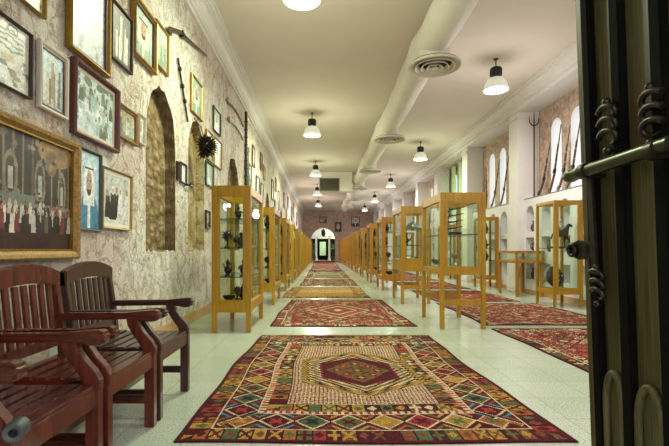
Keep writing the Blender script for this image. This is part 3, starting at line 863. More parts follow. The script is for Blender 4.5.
def p_portrait(bg, robe, cloth, dark_tone=(60, 50, 44)):  # last colour draws headband, eyes and beard
    def fn(U, V, r):
        img = np.zeros(U.shape + (3,)); img[:] = C(*bg)
        img[V < .06] = C(*bg) * .6
        img[(ell(U, V, .5, .12, .48, .38)) & (V > 0)] = C(*robe)
        img[rect(U, V, .44, .56, 0, .42)] = C(*cloth)
        img[ell(U, V, .5, .62, .24, .26)] = C(*cloth)
        img[(np.abs(U - .5) < .26) & (V > .30) & (V < .62)] = C(*cloth)
        img[ell(U, V, .5, .60, .14, .17)] = C(186, 142, 112)
        img[rect(U, V, .28, .72, .78, .81)] = C(*dark_tone)
        img[ell(U, V, .44, .63, .03, .015) | ell(U, V, .56, .63, .03, .015)] = C(*dark_tone)
        img[ell(U, V, .5, .49, .10, .05)] = C(*dark_tone); img[ell(U, V, .5, .53, .07, .015)] = C(186, 142, 112)
        return img
    return fn
def p_group(bg, floor, robes, n=4, heads=((210, 204, 190), (60, 50, 44))):
    def fn(U, V, r):
        img = np.zeros(U.shape + (3,)); img[:] = C(*bg)
        for k in range(5):
            x = r.uniform(0, 1); img[rect(U, V, x, x + .06, .3, 1)] = C(*bg) * .8
        img[V < .18] = C(*floor)
        for k in range(n):
            x = (k + .5) / n + r.uniform(-.05, .05)
            person(img, U, V, x, .06 + r.uniform(0, .08), .66 + r.uniform(-.08, .06), C(*robes[r.integers(0, len(robes))]), C(*heads[r.integers(0, len(heads))]), .20)
        return img
    return fn
def p_crowd(bg, cols):
    def fn(U, V, r):
        img = np.zeros(U.shape + (3,)); img[:] = C(*bg)
        for k in range(12):
            img[ell(U, V, r.uniform(0, 1), r.uniform(.7, 1), .09, .07)] = C(92, 104, 78)
        for k in range(34):
            x, y = r.uniform(0, 1), .85 - k / 34 * .8
            person(img, U, V, x, y - .18, .30, C(*cols[r.integers(0, len(cols))]), C(*cols[r.integers(0, len(cols))]), .2)
        return img
    return fn
def p_sketch(bg, ink):
    def fn(U, V, r):
        img = np.zeros(U.shape + (3,)); img[:] = C(*bg)
        for k in range(4):
            y = .86 - .09 * k; img[(np.abs(V - y - .02 * np.sin(U * 20 + k)) < .014) & (U > .45) & (U < .9)] = C(*ink)
        img[(np.abs(np.hypot((U - .72) / 1.2, V - .90) - .07) < .012)] = C(*ink)
        for k in range(26):
            img[ell(U, V, r.uniform(0, 1), r.uniform(.05, .5), r.uniform(.02, .1), r.uniform(.015, .06))] = C(*(ink, (150, 128, 88), (190, 170, 122), (120, 124, 92))[r.integers(0, 4)])
        img[(np.abs(U - .55 + (V - .2) * .5) < .12) & (V > .05) & (V < .3)] = C(220, 224, 214)
        return img
    return fn
def p_still(bg, cols):
    def fn(U, V, r):
        img = np.zeros(U.shape + (3,)); img[:] = C(*bg)
        img[V < .12] = C(*bg) * .72
        for k in range(10):
            x = .2 + .6 * r.random(); w = r.uniform(.03, .08); h = r.uniform(.3, .75)
            img[rect(U, V, x - w, x + w, .08, h)] = C(*cols[r.integers(0, len(cols))])
        img[rect(U, V, .44, .56, .2, .84)] = C(*cols[0]); img[ell(U, V, .5, .86, .05, .05)] = C(*cols[1])
        return img
    return fn
def p_pale(U, V, r):  # pale sheet with faint bands and blotches
    img = np.zeros(U.shape + (3,)); img[:] = C(196, 206, 206)
    for k in range(12):
        x = r.random(); img[np.abs(U - x) < .03] = C(186, 196, 202)
    for (cx, cy, a) in ((.28, .12, .05), (.33, .18, .04), (.75, .10, .05), (.72, .18, .03), (.55, .78, .05)):
        img[ell(U, V, cx, cy, a * .8, a * 1.2)] = C(150, 156, 152)
    return img
picn = [0]
def picture(yl, yr, zb, zt, fn, fmat, fw, label, mount=0.0, mmat=None, depth=.035, lean=0.6, cells=52, lip=None):
    picn[0] += 1
    w, h = yr - yl, zt - zb
    root = empty('framed_picture', (XL + .006, (yl + yr) / 2, zb), 0, label, 'picture')
    root.rotation_euler = (0, R(lean), 0)
    mb = MB()
    loops = [(0, 0), (0, depth * .7), (fw * .25, depth), (fw * .6, depth * .9), (fw, depth * .45), (fw, 0)]
    vs = []
    for (i, x) in loops: vs += [(x, -w/2 + i, i), (x, w/2 - i, i), (x, w/2 - i, h - i), (x, -w/2 + i, h - i)]
    fs = []
    for a in range(len(loops)):
        b = (a + 1) % len(loops)
        for k in range(4): fs.append((a*4+k, a*4+(k+1) % 4, b*4+(k+1) % 4, b*4+k))
    mb.add(vs, fs); fr_ = mb.build('frame', fmat, root)
    if lip:
        m3 = MB(); q = fw
        for (y0, y1, z0, z1) in ((-w/2+q, w/2-q, q, q+.012), (-w/2+q, w/2-q, h-q-.012, h-q), (-w/2+q, -w/2+q+.012, q, h-q), (w/2-q-.012, w/2-q, q, h-q)): m3.box(.004, depth * .55, y0, y1, z0, z1)
        m3.build('inner_lip', lip, fr_)
    if mount:
        m2 = MB(); q = fw - .003; e = fw + mount
        for (y0, y1, z0, z1) in ((-w/2+q, w/2-q, q, e), (-w/2+q, w/2-q, h-e, h-q), (-w/2+q, -w/2+e, e, h-e), (w/2-e, w/2-q, e, h-e)): m2.box(.002, .012, y0, y1, z0, z1)
        m2.build('mount', mmat or M['mount'], root)
    q = fw + mount - .002
    a, b = w - 2 * q, h - 2 * q
    nu = cells; nv = max(8, int(cells * b / a)); nv = min(nv, 130)
    us = np.linspace(0, 1, nu + 1); vv = np.linspace(0, 1, nv + 1)
    Uc, Vc = np.meshgrid((us[:-1] + us[1:]) / 2, (vv[:-1] + vv[1:]) / 2)
    rg = np.random.default_rng(picn[0])
    img = fn(Uc, Vc, rg)
    low = np.zeros(Uc.shape)
    for q_ in range(14):
        fx, fy = rg.uniform(-1, 1, 2) * (4 + q_ * 2.2); low += np.sin(6.28 * (Uc * fx + Vc * fy * h / w) + rg.uniform(0, 6.28)) / (1.5 + q_ * .25)
    spl = np.zeros(Uc.shape)
    for q_ in range(60):
        spl[ell(Uc, Vc, rg.random(), rg.random(), rg.uniform(.01, .05), rg.uniform(.01, .07))] += rg.uniform(-.35, .3)
    grey = img.mean(-1, keepdims=True); img = grey + (img - grey) * .8
    img = np.clip(img * (1 + .11 * low + spl + rg.normal(0, .10, Uc.shape))[..., None], 0, 1)
    co = [(.008, -a / 2 + a * u, q + b * v_) for v_ in vv for u in us]
    fc = [(j*(nu+1)+i, j*(nu+1)+i+1, (j+1)*(nu+1)+i+1, (j+1)*(nu+1)+i) for j in range(nv) for i in range(nu)]
    me = bpy.data.meshes.new('picture_sheet'); me.from_pydata(co, [], fc)
    col = np.ones((len(fc), 4)); col[:, :3] = img.reshape(-1, 3)
    at = me.attributes.new('pattern', 'FLOAT_COLOR', 'FACE'); at.data.foreach_set('color', col.ravel())
    me.materials.append(M['paint'])
    o = bpy.data.objects.new('picture_sheet', me); COL.objects.link(o); o.parent = root
    return root
def px_pic(pl, pr, tl, bl, tr, br, *a, **k):
    K = 1.965 * 430
    yl, yr = K / (322 - pl), K / (322 - pr)
    zz = lambda py, y: EYE + (250 - py) / 430 * y
    return picture(yl, yr, (zz(bl, yl) + zz(br, yr)) / 2, (zz(tl, yl) + zz(tr, yr)) / 2, *a, **k)
pastel = ((150, 176, 172), (204, 214, 210), (110, 120, 92), (90, 96, 70), (182, 200, 196))
f = picture(2.08, 3.46, 1.03, 1.95, p_hall, M['gilt'], .065, 'very large gilt-framed picture of a crowd in a pillared hall, above the armchairs', depth=.06, cells=170, lip=M['gold'])
picture(2.36, 2.92, 2.12, 2.56, p_sketch((204, 206, 190), (104, 104, 86)), M['fdark'], .014, 'thin dark-framed pale sheet with inked lines, at the left edge above the large gilt picture')
picture(2.62, 3.07, 2.745, 3.2, p_sketch((206, 202, 138), (96, 92, 52)), M['gold'], .018, 'small gold-framed yellowish sheet cut by the top edge of the photo')
px_pic(40, 68.6, 38, 107.6, 59, 120, p_still((178, 202, 204), ((150, 130, 96), (200, 176, 128), (120, 104, 80), (206, 190, 150))), M['fwhite'], .03, 'whitewashed narrow frame with a blue-grey picture, between the inked sheet and the brown frame', lip=M['fbrown'])
picture(3.336, 3.965, 2.68, 3.55, p_pale, M['gold'], .038, 'large gold-framed picture with pale painted-in reflections, cut by the top edge', depth=.055, cells=44, lip=M['fbrown'])  # pale reflections on its glass are painted into the sheet
px_pic(112, 133, 0, 57, 18, 74.6, p_still((112, 108, 96), ((196, 190, 176), (222, 216, 204), (92, 86, 74), (150, 144, 130))), M['fdark'], .022, 'dark-framed grey photograph with a pale figure, right of the large pale picture')
px_pic(133, 155.5, -2, 56.7, 18, 71.7, p_portrait((176, 192, 172), (150, 164, 146), (196, 206, 186)), M['gold'], .04, 'thick gold-framed pale portrait above the tall niche', depth=.06, lip=M['fbrown'])
px_pic(156.5, 169, 18.6, 62, 35, 78, p_group((170, 196, 172), (130, 150, 128), ((120, 140, 120), (196, 206, 190), (146, 166, 146)), 3), M['gold'], .028, 'narrow gold-framed green-grey picture, right of the thick gold portrait')
px_pic(73, 118, 56.7, 132, 90, 154, p_crowd((176, 200, 198), pastel), M['fbrown'], .04, 'large reddish-brown frame with a crowd picture in a white mount', .03, M['fwhite'], .055, cells=80)
px_pic(118.5, 138, 100, 135.6, 115, 147, p_group((150, 136, 92), (120, 104, 70), ((70, 90, 80), (60, 50, 40), (160, 176, 160)), 3), M['gold'], .03, 'small brownish picture in a gold frame, right of the large crowd picture', lip=M['fbrown'])
px_pic(139.5, 146, 113, 143, 117.5, 146, p_portrait((196, 200, 176), (160, 170, 150), (220, 222, 206)), M['fwhite'], .02, 'very small pale picture beside the left edge of the tall niche')
px_pic(79.2, 102, 146, 231, 155, 230.5, p_portrait((170, 200, 214), (60, 128, 168), (216, 226, 224)), M['fgreen'], .022, 'dark green framed portrait of a person in blue robe and white headcloth', depth=.03, cells=60)
px_pic(103, 132, 166, 228, 176, 231, p_group((184, 186, 178), (206, 204, 196), ((30, 28, 30), (214, 212, 206), (36, 32, 32), (40, 36, 34)), 5, ((220, 216, 206), (160, 160, 150))), M['gold'], .02, 'gold-framed photograph of robed people in a white mount, above the far armchair', .035, M['mount'], cells=64)
px_pic(192, 202.7, 75, 113, 84, 119.5, p_portrait((150, 180, 160), (120, 150, 130), (196, 208, 190)), M['gold'], .03, 'gold-framed greenish portrait above the spiky ornament')
px_pic(214, 221, 105, 131, 114, 135.6, p_portrait((160, 190, 166), (130, 150, 130), (200, 210, 190)), M['fdark'], .03, 'small greenish picture highest above the nearest glass case')
px_pic(207, 213.6, 129, 159, 135, 163, p_portrait((176, 200, 184), (90, 110, 100), (210, 216, 200)), M['gold'], .028, 'gold-framed picture left one of the pair right of the spiky ornament')
px_pic(214.5, 222, 137, 166, 142, 169, p_portrait((170, 200, 196), (200, 206, 190), (220, 222, 206)), M['gold'], .028, 'gold-framed picture right one of the pair right of the spiky ornament')
px_pic(206.5, 214, 162, 186, 164, 187, p_sketch((150, 160, 140), (80, 90, 76)), M['fgreen'], .03, 'green-grey framed picture just above the top left corner of the nearest glass case')
px_pic(178, 180.4, 161, 180, 162.5, 180.6, p_pale, M['fdark'], .02, 'tiny dark-framed picture, left one of the two between the tall niches', cells=16)
px_pic(181.2, 187, 162, 182.5, 164.5, 184, p_pale, M['fdark'], .025, 'tiny grey picture, right one of the two between the tall niches', cells=20)
px_pic(206.5, 210.5, 209, 229, 212, 228.5, p_portrait((150, 150, 130), (80, 80, 70), (196, 196, 180)), M['fdark'], .03, 'small dark-framed picture left of the nearest glass case, at its upper shelves', cells=20)
rr = random.Random(12)
far = [(11.5, 2.75, .5, .7), (11.5, 1.95, .45, .55), (12.2, 3.5, .45, .6), (12.9, 2.55, .6, .8), (12.3, 2.2, .5, .55), (13.8, 3.7, .4, .55), (13.9, 2.6, .5, .7), (14.5, 3.5, .4, .5), (16.9, 3.1, .6, .8), (17.9, 2.5, .5, .7), (18.2, 3.6, .5, .6), (19.3, 2.9, .6, .9), (22.2, 3.3, .6, .8), (23.6, 2.6, .6, .8), (24.7, 3.5, .6, .7), (27.6, 3.0, .7, .9), (29.6, 3.4, .7, .9), (33.0, 3.0, .8, 1.0)]
kinds = [p_portrait((150, 176, 150), (80, 96, 80), (206, 210, 190)), p_still((120, 116, 90), ((70, 60, 46), (180, 170, 130), (96, 90, 70))), p_group((160, 170, 140), (90, 84, 60), ((60, 56, 50), (200, 200, 186)), 3)]
for i, (y, z, w, h) in enumerate(far):
    picture(y, y + w, z, z + h, kinds[i % 3], (M['fdark'], M['gold'], M['fbrown'])[i % 3], .04, '%s %s picture on the stone wall beyond the carved pole, %s one along' % (('dark-framed', 'gold-framed', 'brown-framed')[i % 3], ('portrait', 'still life', 'group')[i % 3], (ORD + ['fifteenth', 'sixteenth', 'seventeenth', 'last'])[i]), cells=16)

# ------------------------------------------------------------------ arms and ornaments hung on the stone wall
def place_on(obj, loc, rot): obj.location = loc; obj.rotation_euler = rot
def rifle_parts(root, ln, curl=.18):
    """muzzle up along +z, butt curling towards +y at the foot"""
    a = MB(); a.tube([(0, 0, ln * .30), (0, 0, ln)], [.017, .012], 10); brl = a.build('barrel', M['black'], root, smooth=50)
    a = MB(); a.prism([(curl, 0), (curl + .02, .11), (curl * .62, .17), (curl * .18, ln * .28), (.03, ln * .36), (.024, ln * .72), (-.006, ln * .72), (-.016, ln * .34), (-.022, ln * .27), (curl * .35, .10), (curl * .75, .02)], 0, -.018, .018)
    a.build('stock', M['gun'], root, bevel=.005)
    a = MB(); a.box(-.024, .024, -.02, .05, ln * .30, ln * .36); a.ball((0, -.03, ln * .33), .018, .03, .02); a.build('flintlock', M['iron'], root, smooth=40)
    for q in (.45, .6, .75): 
        a = MB(); a.lathe([(.021, -.014), (.021, .014)], 12, (0, 0.004, ln * q)); a.build('barrel_band', M['brass'], brl, smooth=40)
g = empty('hanging_rifle', (XL + .04, 5.42, 4.0), 0, 'old rifle hung slanting high on the stone wall under the cornice', 'rifle')
rifle_parts(g, 1.95, .14)
g.rotation_euler = (R(-78), 0, 0)
# beaded chain
a = MB()
for k in range(34):
    t_ = k / 33; a.ball((XL + .025, 5.9 + .42 * t_, 3.72 - .72 * t_ + .0 * math.sin(t_ * PI)), .016, .016, .022, 8, 6)
for k in (5, 14, 22): a.ball((XL + .03, 5.9 + .42 * k / 33, 3.72 - .72 * k / 33), .028, .028, .04, 10, 6)
tag(a.build('hanging_chain', M['iron'], smooth=60), 'thin dark beaded chain hanging slanted on the wall beside the gold-framed greenish portrait', 'chain')
# spiky ornament
sp = empty('hanging_spiked_ball', (XL + .17, 6.72, 2.72), 0, 'round dark spiked ornament hung on the stone wall above the second niche', 'ornament')
a = MB(); a.ball((0, 0, 0), .10, n=16, m=10); a.tube([(0, 0, .05), (-.06, 0, .30), (-.168, 0, .44)], .008, 8); a.build('core', M['bronze'], sp, smooth=60)
a = MB()
N = 120
for k in range(N):
    zz = 1 - 2 * (k + .5) / N; ph = k * 2.39996
    d = Vector((math.sqrt(1 - zz * zz) * math.cos(ph), math.sqrt(1 - zz * zz) * math.sin(ph), zz))
    if d.x < -.55: continue
    l_ = .20 + .02 * math.sin(k * 3.3)
    a.tube([d * .09, d * (.09 + (l_ - .09) * .6), d * l_], [.016, .014, .003], 5)
a.build('spikes', M['bronze'], sp)
a = MB(); a.tube([(XL + .002, 6.28, 2.05), (XL + .07, 6.28, 2.05), (XL + .085, 6.28, 2.08)], .014, 8); a.tube([(XL + .05, 6.2, 2.05), (XL + .05, 6.46, 2.05)], .012, 8)
tag(a.build('iron_hook', M['iron'], smooth=50), 'small dark iron hook on the wall between the two tall niches', 'hook')
def sabre(y, z, ln, label, hilt=1):
    r = empty('hanging_sabre', (XL + .03, y, z), 0, label, 'sabre', 'sabres hung by the carved pole')
    n = 12; up = []; lo = []
    for i in range(n + 1):
        t_ = i / n; c = -.16 * ln * (t_ - .5) ** 2 * 4 * .35
        up.append((ln * t_, c + .028)); lo.append((ln * t_, c - .02 + .02 * t_))
    a = MB(); a.prism(up + lo[::-1], 0, -.012, .012); a.build('scabbard', M['gun'], r, bevel=.004)
    a = MB(); a.tube([(0, -.01, -.05), (0, -.10, -.05), (0, -.15, -.09)], [.016, .015, .022], 8); a.box(-.015, .015, -.02, -.005, -.11, .01); a.build('hilt', M['brass'], r, smooth=50)
sabre(9.0, 4.27, 1.75, 'slim curved sabre hung high left of the carved pole, the upper of two')
sabre(9.15, 3.92, 1.6, 'curved sabre hung left of the carved pole, the lower of two')
cp = empty('hanging_carved_pole', (XL + .05, 11.05, 2.7), 0, 'tall dark carved pole with leafy garland hung upright on the stone wall', 'pole')
a = MB(); a.tube([(0, 0, 0), (0, 0, 1.95)], .035, 10)
for k in range(9): a.ball((0, 0, .1 + .2 * k), .05, .05, .035, 10, 6)
a.build('pole_shaft', M['gun'], cp, smooth=50)
a = MB(); r2 = random.Random(3)
for k in range(60):
    z = r2.uniform(0, 1.0); y = r2.uniform(-.02, .3) * (1 - z * .5); x = r2.uniform(0, .05)
    a.add([(x, y, z), (x + .02, y + .06, z + .03), (x + .01, y + .02, z + .12), (x - .01, y - .04, z + .05)], [(0, 1, 2, 3)])
a.build('garland', M['leaf'], cp)['kind'] = 'stuff'

# ------------------------------------------------------------------ weapons leaning in the window bays
def lean_rifle(y0, y1, ztop, label, ln=None):
    p = Vector((5.46, y0, 2.428)); q = Vector((5.585, y1, ztop))
    d = q - p; r = empty('old_rifle', p, 0, label, 'rifle', 'old rifles leaning in the window bays')
    rifle_parts(r, d.length, .16)
    r.rotation_mode = 'QUATERNION'; r.rotation_quaternion = Vector((0, 0, 1)).rotation_difference(d.normalized())
    r.location = p + Vector((0, 0, .006))
NTH = ['first', 'second', 'third', 'fourth']
for k, (a_, b_, z_) in enumerate(((10.72, 10.52, 3.72), (10.22, 10.04, 4.03), (9.83, 9.68, 3.9), (9.48, 9.30, 3.9))):
    lean_rifle(a_, b_, z_, 'old rifle leaning in the window bay beside the open door, %s from the trident' % NTH[k])
for k, (a_, b_, z_) in enumerate(((14.25, 14.6, 3.9), (13.75, 13.5, 3.95), (13.05, 12.85, 3.95), (12.35, 12.15, 3.9))):
    lean_rifle(a_, b_, z_, 'old rifle leaning in the second window bay behind the pillar, %s from the far side' % NTH[k])
tr = empty('trident_pole', (5.42, 10.98, 2.428), 0, 'tall dark pole with a three-pronged top standing on the window ledge', 'spear')
a = MB(); a.tube([(0, 0, 0), (.02, .05, 1.85)], .02, 10); a.build('shaft', M['gun'], tr, smooth=50)
a = MB()
a.tube([(.02, .05, 1.8), (.02, .05, 2.2)], [.022, .008], 8)
for s in (-1, 1): a.tube([(.02, .05, 1.86), (.02 + .06 * s, .05, 1.88), (.02 + .115 * s, .05, 1.95), (.02 + .12 * s, .05, 2.12)], [.016, .015, .013, .005], 8)
a.build('prongs', M['iron'], tr, smooth=50)

# ------------------------------------------------------------------ glass display cases
def make_case(W, D, H, zb, zr, shelves, post=.062, stretch=None, mat='oak', top=.12):
    r = empty('display_case'); m = M[mat]; p = post
    for sx in (-1, 1):
        for sy in (-1, 1):
            a = MB(); x = sx * (W / 2 - p / 2); y = sy * (D / 2 - p / 2)
            a.box(x - p/2, x + p/2, y - p/2, y + p/2, 0, H - top * .0); a.build('corner_post', m, r, bevel=.006)
    def ring(z0, z1, name, ins=.004):
        a = MB(); hx, hy = W/2 - ins, D/2 - ins
        a.box(-W/2 + p, W/2 - p, -hy, -hy + p * .7, z0, z1); a.box(-W/2 + p, W/2 - p, hy - p * .7, hy, z0, z1)
        a.box(-hx, -hx + p * .7, -D/2 + p, D/2 - p, z0, z1); a.box(hx - p * .7, hx, -D/2 + p, D/2 - p, z0, z1)
        a.build(name, m, r, bevel=.005)
    ring(H - top, H - .003, 'top_frame'); ring(zb, zr, 'bottom_frame')
    a = MB(); a.box(-W/2 + .03, W/2 - .03, -D/2 + .03, D/2 - .03, zr - .03, zr - .004); a.build('base_panel', m, r)
    a = MB(); a.box(-W/2 + .04, W/2 - .04, -D/2 + .04, D/2 - .04, H - .03, H - .022); a.build('top_pane', M['glass'], r)
    q = .045; dw = W/2 - p
    a = MB()
    for (x0, x1, z0, z1) in ((-dw, -dw + q, zr, H - top), (dw - q, dw, zr, H - top), (-dw + q, dw - q, zr, zr + .035), (-dw + q, dw - q, H - top - .03, H - top)): a.box(x0, x1, -D/2 + .006, -D/2 + .04, z0, z1)
    dfr = a.build('door_frame', m, r, bevel=.003)
    a = MB(); a.box(-dw + q, dw - q, -D/2 + .02, -D/2 + .025, zr + .035, H - top - .03); a.build('glass_pane', M['glass'], dfr)
    for (x0, x1, y0, y1) in ((-W/2 + p, W/2 - p, D/2 - .035, D/2 - .03), (-W/2 + .03, -W/2 + .035, -D/2 + p, D/2 - p), (W/2 - .035, W/2 - .03, -D/2 + p, D/2 - p)):
        a = MB(); a.box(x0, x1, y0, y1, zr, H - top); a.build('glass_pane', M['glass'], r)
    for z in shelves:
        a = MB(); a.box(-W/2 + .05, W/2 - .05, -D/2 + .05, D/2 - .05, z - .01, z); a.m[-4:] = [1] * 4; a.build('glass_shelf', [M['shelfglass'], M['shelfedge']], r)
    a = MB(); a.lathe([(.010, 0), (.012, .012), (.0, .016)], 10, M=Matrix.Translation((dw - q * .5, -D/2 + .0065, (H + zr) / 2)) @ Matrix.Rotation(PI / 2, 4, 'X')); a.build('lock', M['brass'], dfr)
    if stretch:
        a = MB(); z0, z1 = stretch
        for sy in (-1, 1):
            a = MB(); a.box(-W/2 + p, W/2 - p, sy * (D/2 - p/2) - .02, sy * (D/2 - p/2) + .02, z0, z1); a.build('stretcher', m, r, bevel=.004)
    return r
GL = 'glass cases of the left row'; GR = 'glass cases of the right row'
caseA = make_case(.52, 1.22, 1.96, .27, .40, (.74, 1.13, 1.52))
for k in range(13):
    o = caseA if k == 0 else copy_tree(caseA)
    o.location = (-1.205, 5.70 + .61 + 2.88 * k, 0)
    tag(o, 'tall oak-framed glass case in the left row against the stone wall, %s from the camera' % ORD[k], 'display case', GL)
caseB = make_case(.63, 1.13, 1.90, .755, .835, (1.324,), .058, (.33, .41)); caseB.location = (1.955, 5.95 + .565, 0)
tag(caseB, 'oak-framed glass case on tall legs at the near end of the right row', 'display case', GR)
caseC = make_case(.60, 1.1, 2.0, .66, .90, (1.2, 1.55), .058, (.30, .37)); caseC.location = (1.92, 8.8 + .55, 0)
tag(caseC, 'oak-framed glass case with silver helmets, second in the right row', 'display case', GR)
caseD = make_case(.60, 1.1, 2.0, .27, .40, (.8, 1.2, 1.6), .06, None, 'oakdark')
for k in range(2, 13):
    o = caseD if k == 2 else copy_tree(caseD)
    o.location = (1.92, 5.95 + .55 + 2.85 * k, 0)
    tag(o, 'tall oak-framed glass case in the right row, %s from the camera' % ORD[k], 'display case', GR)
tw = make_case(.56, .72, 2.06, .24, .33, (1.14,), .05, None, 'oak', .06); tw.location = (4.74, 8.62, 0)
tag(tw, 'slim glass case by the right wall beside the open door, holding a horse statuette', 'display case', 'slim glass cases along the right wall')
tw2 = make_case(.52, .60, 2.06, .24, .33, (.8, 1.14, 1.6), .06, None, 'oakdark', .07); tw2.location = (4.86, 12.75, 0)
tag(tw2, 'slim orange-oak glass case by the right wall behind the low table case', 'display case', 'slim glass cases along the right wall')
for k in range(3):
    o = copy_tree(tw2); o.location = (4.75, 16.4 + 3.6 * k, 0); tag(o, 'slim orange-oak glass case by the right wall, %s beyond the low table case' % ORD[k + 1], 'display case', 'slim glass cases along the right wall')
# low table case
tb = empty('table_case', (4.87, 10.58, 0), 0, 'low oak table case with a shallow glazed top standing by the right wall', 'display case')
for sx in (-1, 1):
    for sy in (-1, 1):
        a = MB(); a.box(sx * .29 - .03, sx * .29 + .03, sy * .48 - .03, sy * .48 + .03, 0, .80); a.build('leg', M['oakdark'], tb, bevel=.005)
a = MB(); a.box(-.33, .33, -.52, .52, .79, .85); a.build('lower_tray', M['oakdark'], tb, bevel=.005)
a = MB()
for (x0, x1, y0, y1) in ((-.34, .34, -.53, -.47), (-.34, .34, .47, .53), (-.34, -.28, -.47, .47), (.28, .34, -.47, .47)): a.box(x0, x1, y0, y1, 1.02, 1.08)
a.build('lid_frame', M['oakdark'], tb, bevel=.004)
for sx in (-1, 1):
    for sy in (-1, 1):
        a = MB(); a.box(sx * .31 - .025, sx * .31 + .025, sy * .50 - .025, sy * .50 + .025, .85, 1.02); a.build('corner_block', M['oakdark'], tb)
a = MB(); a.box(-.28, .28, -.47, .47, 1.045, 1.052); a.build('top_pane', M['glass'], tb)
for (x0, x1, y0, y1) in ((-.285, .285, -.505, -.5), (-.285, .285, .5, .505), (-.32, -.315, -.475, .475), (.315, .32, -.475, .475)):
    a = MB(); a.box(x0, x1, y0, y1, .85, 1.02); a.build('glass_pane', M['glass'], tb)

# ------------------------------------------------------------------ the exhibits
PROTO = {}
def proto(kind, parts): PROTO[kind] = parts
def me_of(mb, name, mat, smooth=50):
    o = mb.build(name, mat, smooth=smooth); me = o.data; bpy.data.objects.remove(o); return (name, me)
a = MB(); a.lathe([(.045, 0), (.045, .015), (.02, .02), (.02, .03)], 14)
b = MB(); b.lathe([(.03, .03), (.042, .06), (.035, .10), (.022, .125), (.012, .135)], 12); b.ball((0, 0, .155), .022, .022, .026); b.tube([(.03, 0, .115), (.06, -.01, .09), (.075, -.02, .13)], [.011, .009, .007], 6); b.tube([(-.03, 0, .115), (-.055, -.02, .085), (-.03, -.04, .075)], [.011, .009, .007], 6); b.tube([(.075, -.02, .02), (.075, -.02, .19)], .005, 6)
proto('figurine', [me_of(a, 'plinth', M['bronze']), me_of(b, 'body', M['bronze'])])
a = MB(); a.lathe([(.05, 0), (.055, .012), (.025, .03), (.04, .05), (.062, .085), (.055, .12), (.03, .15), (.026, .19), (.034, .205)], 18)
b = MB(); b.tube([(.05, 0, .09), (.085, 0, .12), (.11, 0, .175), (.135, 0, .185)], [.016, .013, .008, .006], 8)
c = MB(); c.tube([(-.03, 0, .19), (-.075, 0, .19), (-.09, 0, .13), (-.06, 0, .075)], .008, 8)
d = MB(); d.lathe([(.036, .205), (.03, .225), (.01, .245), (.012, .255), (0, .275)], 14)
proto('coffee_pot', [me_of(a, 'pot_body', M['bronze']), me_of(b, 'spout', M['bronze']), me_of(c, 'handle', M['bronze']), me_of(d, 'lid', M['bronze'])])
a = MB(); a.lathe([(.045, 0), (.04, .012), (.012, .03), (.010, .09), (.02, .10)], 14)
b = MB(); b.ball((0, 0, .145), .05, n=14, m=10)
for k in range(26):
    zz = 1 - 2 * (k + .5) / 26; ph = k * 2.4; dd = Vector((math.sqrt(1 - zz*zz) * math.cos(ph), math.sqrt(1 - zz*zz) * math.sin(ph), zz)); cc = Vector((0, 0, .145)); b.tube([cc + dd * .045, cc + dd * .075], [.012, .003], 5)
proto('incense_burner', [me_of(a, 'stem', M['bronze']), me_of(b, 'spiked_bowl', M['bronze'])])
a = MB(); a.lathe([(.04, 0), (.04, .01), (.012, .03), (.012, .07), (.035, .10), (.042, .14), (.038, .15), (.030, .11), (0, .09)], 16)
proto('goblet', [me_of(a, 'cup', M['silver'])])
a = MB(); a.lathe([(.04, 0), (.045, .01), (.09, .05), (.10, .08), (.094, .08), (.08, .05), (0, .02)], 18)
proto('bowl', [me_of(a, 'bowl_body', M['bronze'])])
a = MB(); a.lathe([(.115, 0), (.12, .05), (.105, .11), (.07, .155), (.03, .18), (.02, .19)], 20)
b = MB(); b.lathe([(.115, .0), (.165, -.0), (.165, .008), (.115, .03)], 20)
c = MB(); c.lathe([(.02, .185), (.012, .20), (.004, .26), (0, .265)], 10)
proto('helmet', [me_of(a, 'dome', M['silver']), me_of(b, 'brim', M['silver']), me_of(c, 'spike', M['silver'])])
a = MB(); a.lathe([(.045, 0), (.05, .02), (.075, .10), (.07, .16), (.03, .22), (.028, .25), (.045, .28), (.038, .28), (.02, .25), (0, .24)], 18)
proto('vase', [me_of(a, 'vase_body', M['clay'])])
a = MB(); a.tube([(0, 0, .022), (.08, .0, .022), (.15, .01, .022), (.20, .04, .022), (.215, .075, .022)], [.015, .02, .019, .014, .006], 8)
b = MB(); b.tube([(0, 0, .022), (-.09, 0, .022)], [.012, .014], 8); b.ball((-.10, 0, .023), .014, .022, .013)
proto('dagger', [me_of(a, 'scabbard', M['bronze']), me_of(b, 'hilt', M['silver'])])
a = MB(); a.tube([(0, 0, 0), (.26, 0, .0)], [.012, .009], 10)
b = MB(); b.prism([(-.02, -.012), (.16, -.018), (.16, -.002), (0, .014), (-.05, .008), (-.10, -.03), (-.125, -.085), (-.10, -.095), (-.07, -.055)], 1, -.013, .013)
c = MB(); c.box(-.02, .05, -.02, -.01, -.01, .02); c.ball((-.02, -.014, .022), .016, .01, .018)
proto('flintlock_pistol', [me_of(a, 'barrel', M['black']), me_of(b, 'grip', M['gun'], 30), me_of(c, 'lock', M['iron'])])
def spawn(kind, loc, rz, label, cat, group=None, s=1.0, rot=None):
    r = empty(kind, loc, rz, label, cat, group)
    if rot: r.rotation_euler = rot
    r.scale = (s, s, s)
    for (nm, me) in PROTO[kind]:
        o = bpy.data.objects.new(nm, me); COL.objects.link(o); o.parent = r
    if len(PROTO[kind]) == 1: pass
    return r
NICE = dict(figurine='dark bronze figurine', coffee_pot='dark metal coffee pot', incense_burner='dark spiked incense burner', goblet='small silver goblet', bowl='shallow dark bowl', helmet='silver spiked helmet', vase='dark clay vase', dagger='curved dagger')
CATS = dict(figurine='figurine', coffee_pot='coffee pot', incense_burner='incense burner', goblet='goblet', bowl='bowl', helmet='helmet', vase='vase', dagger='dagger')
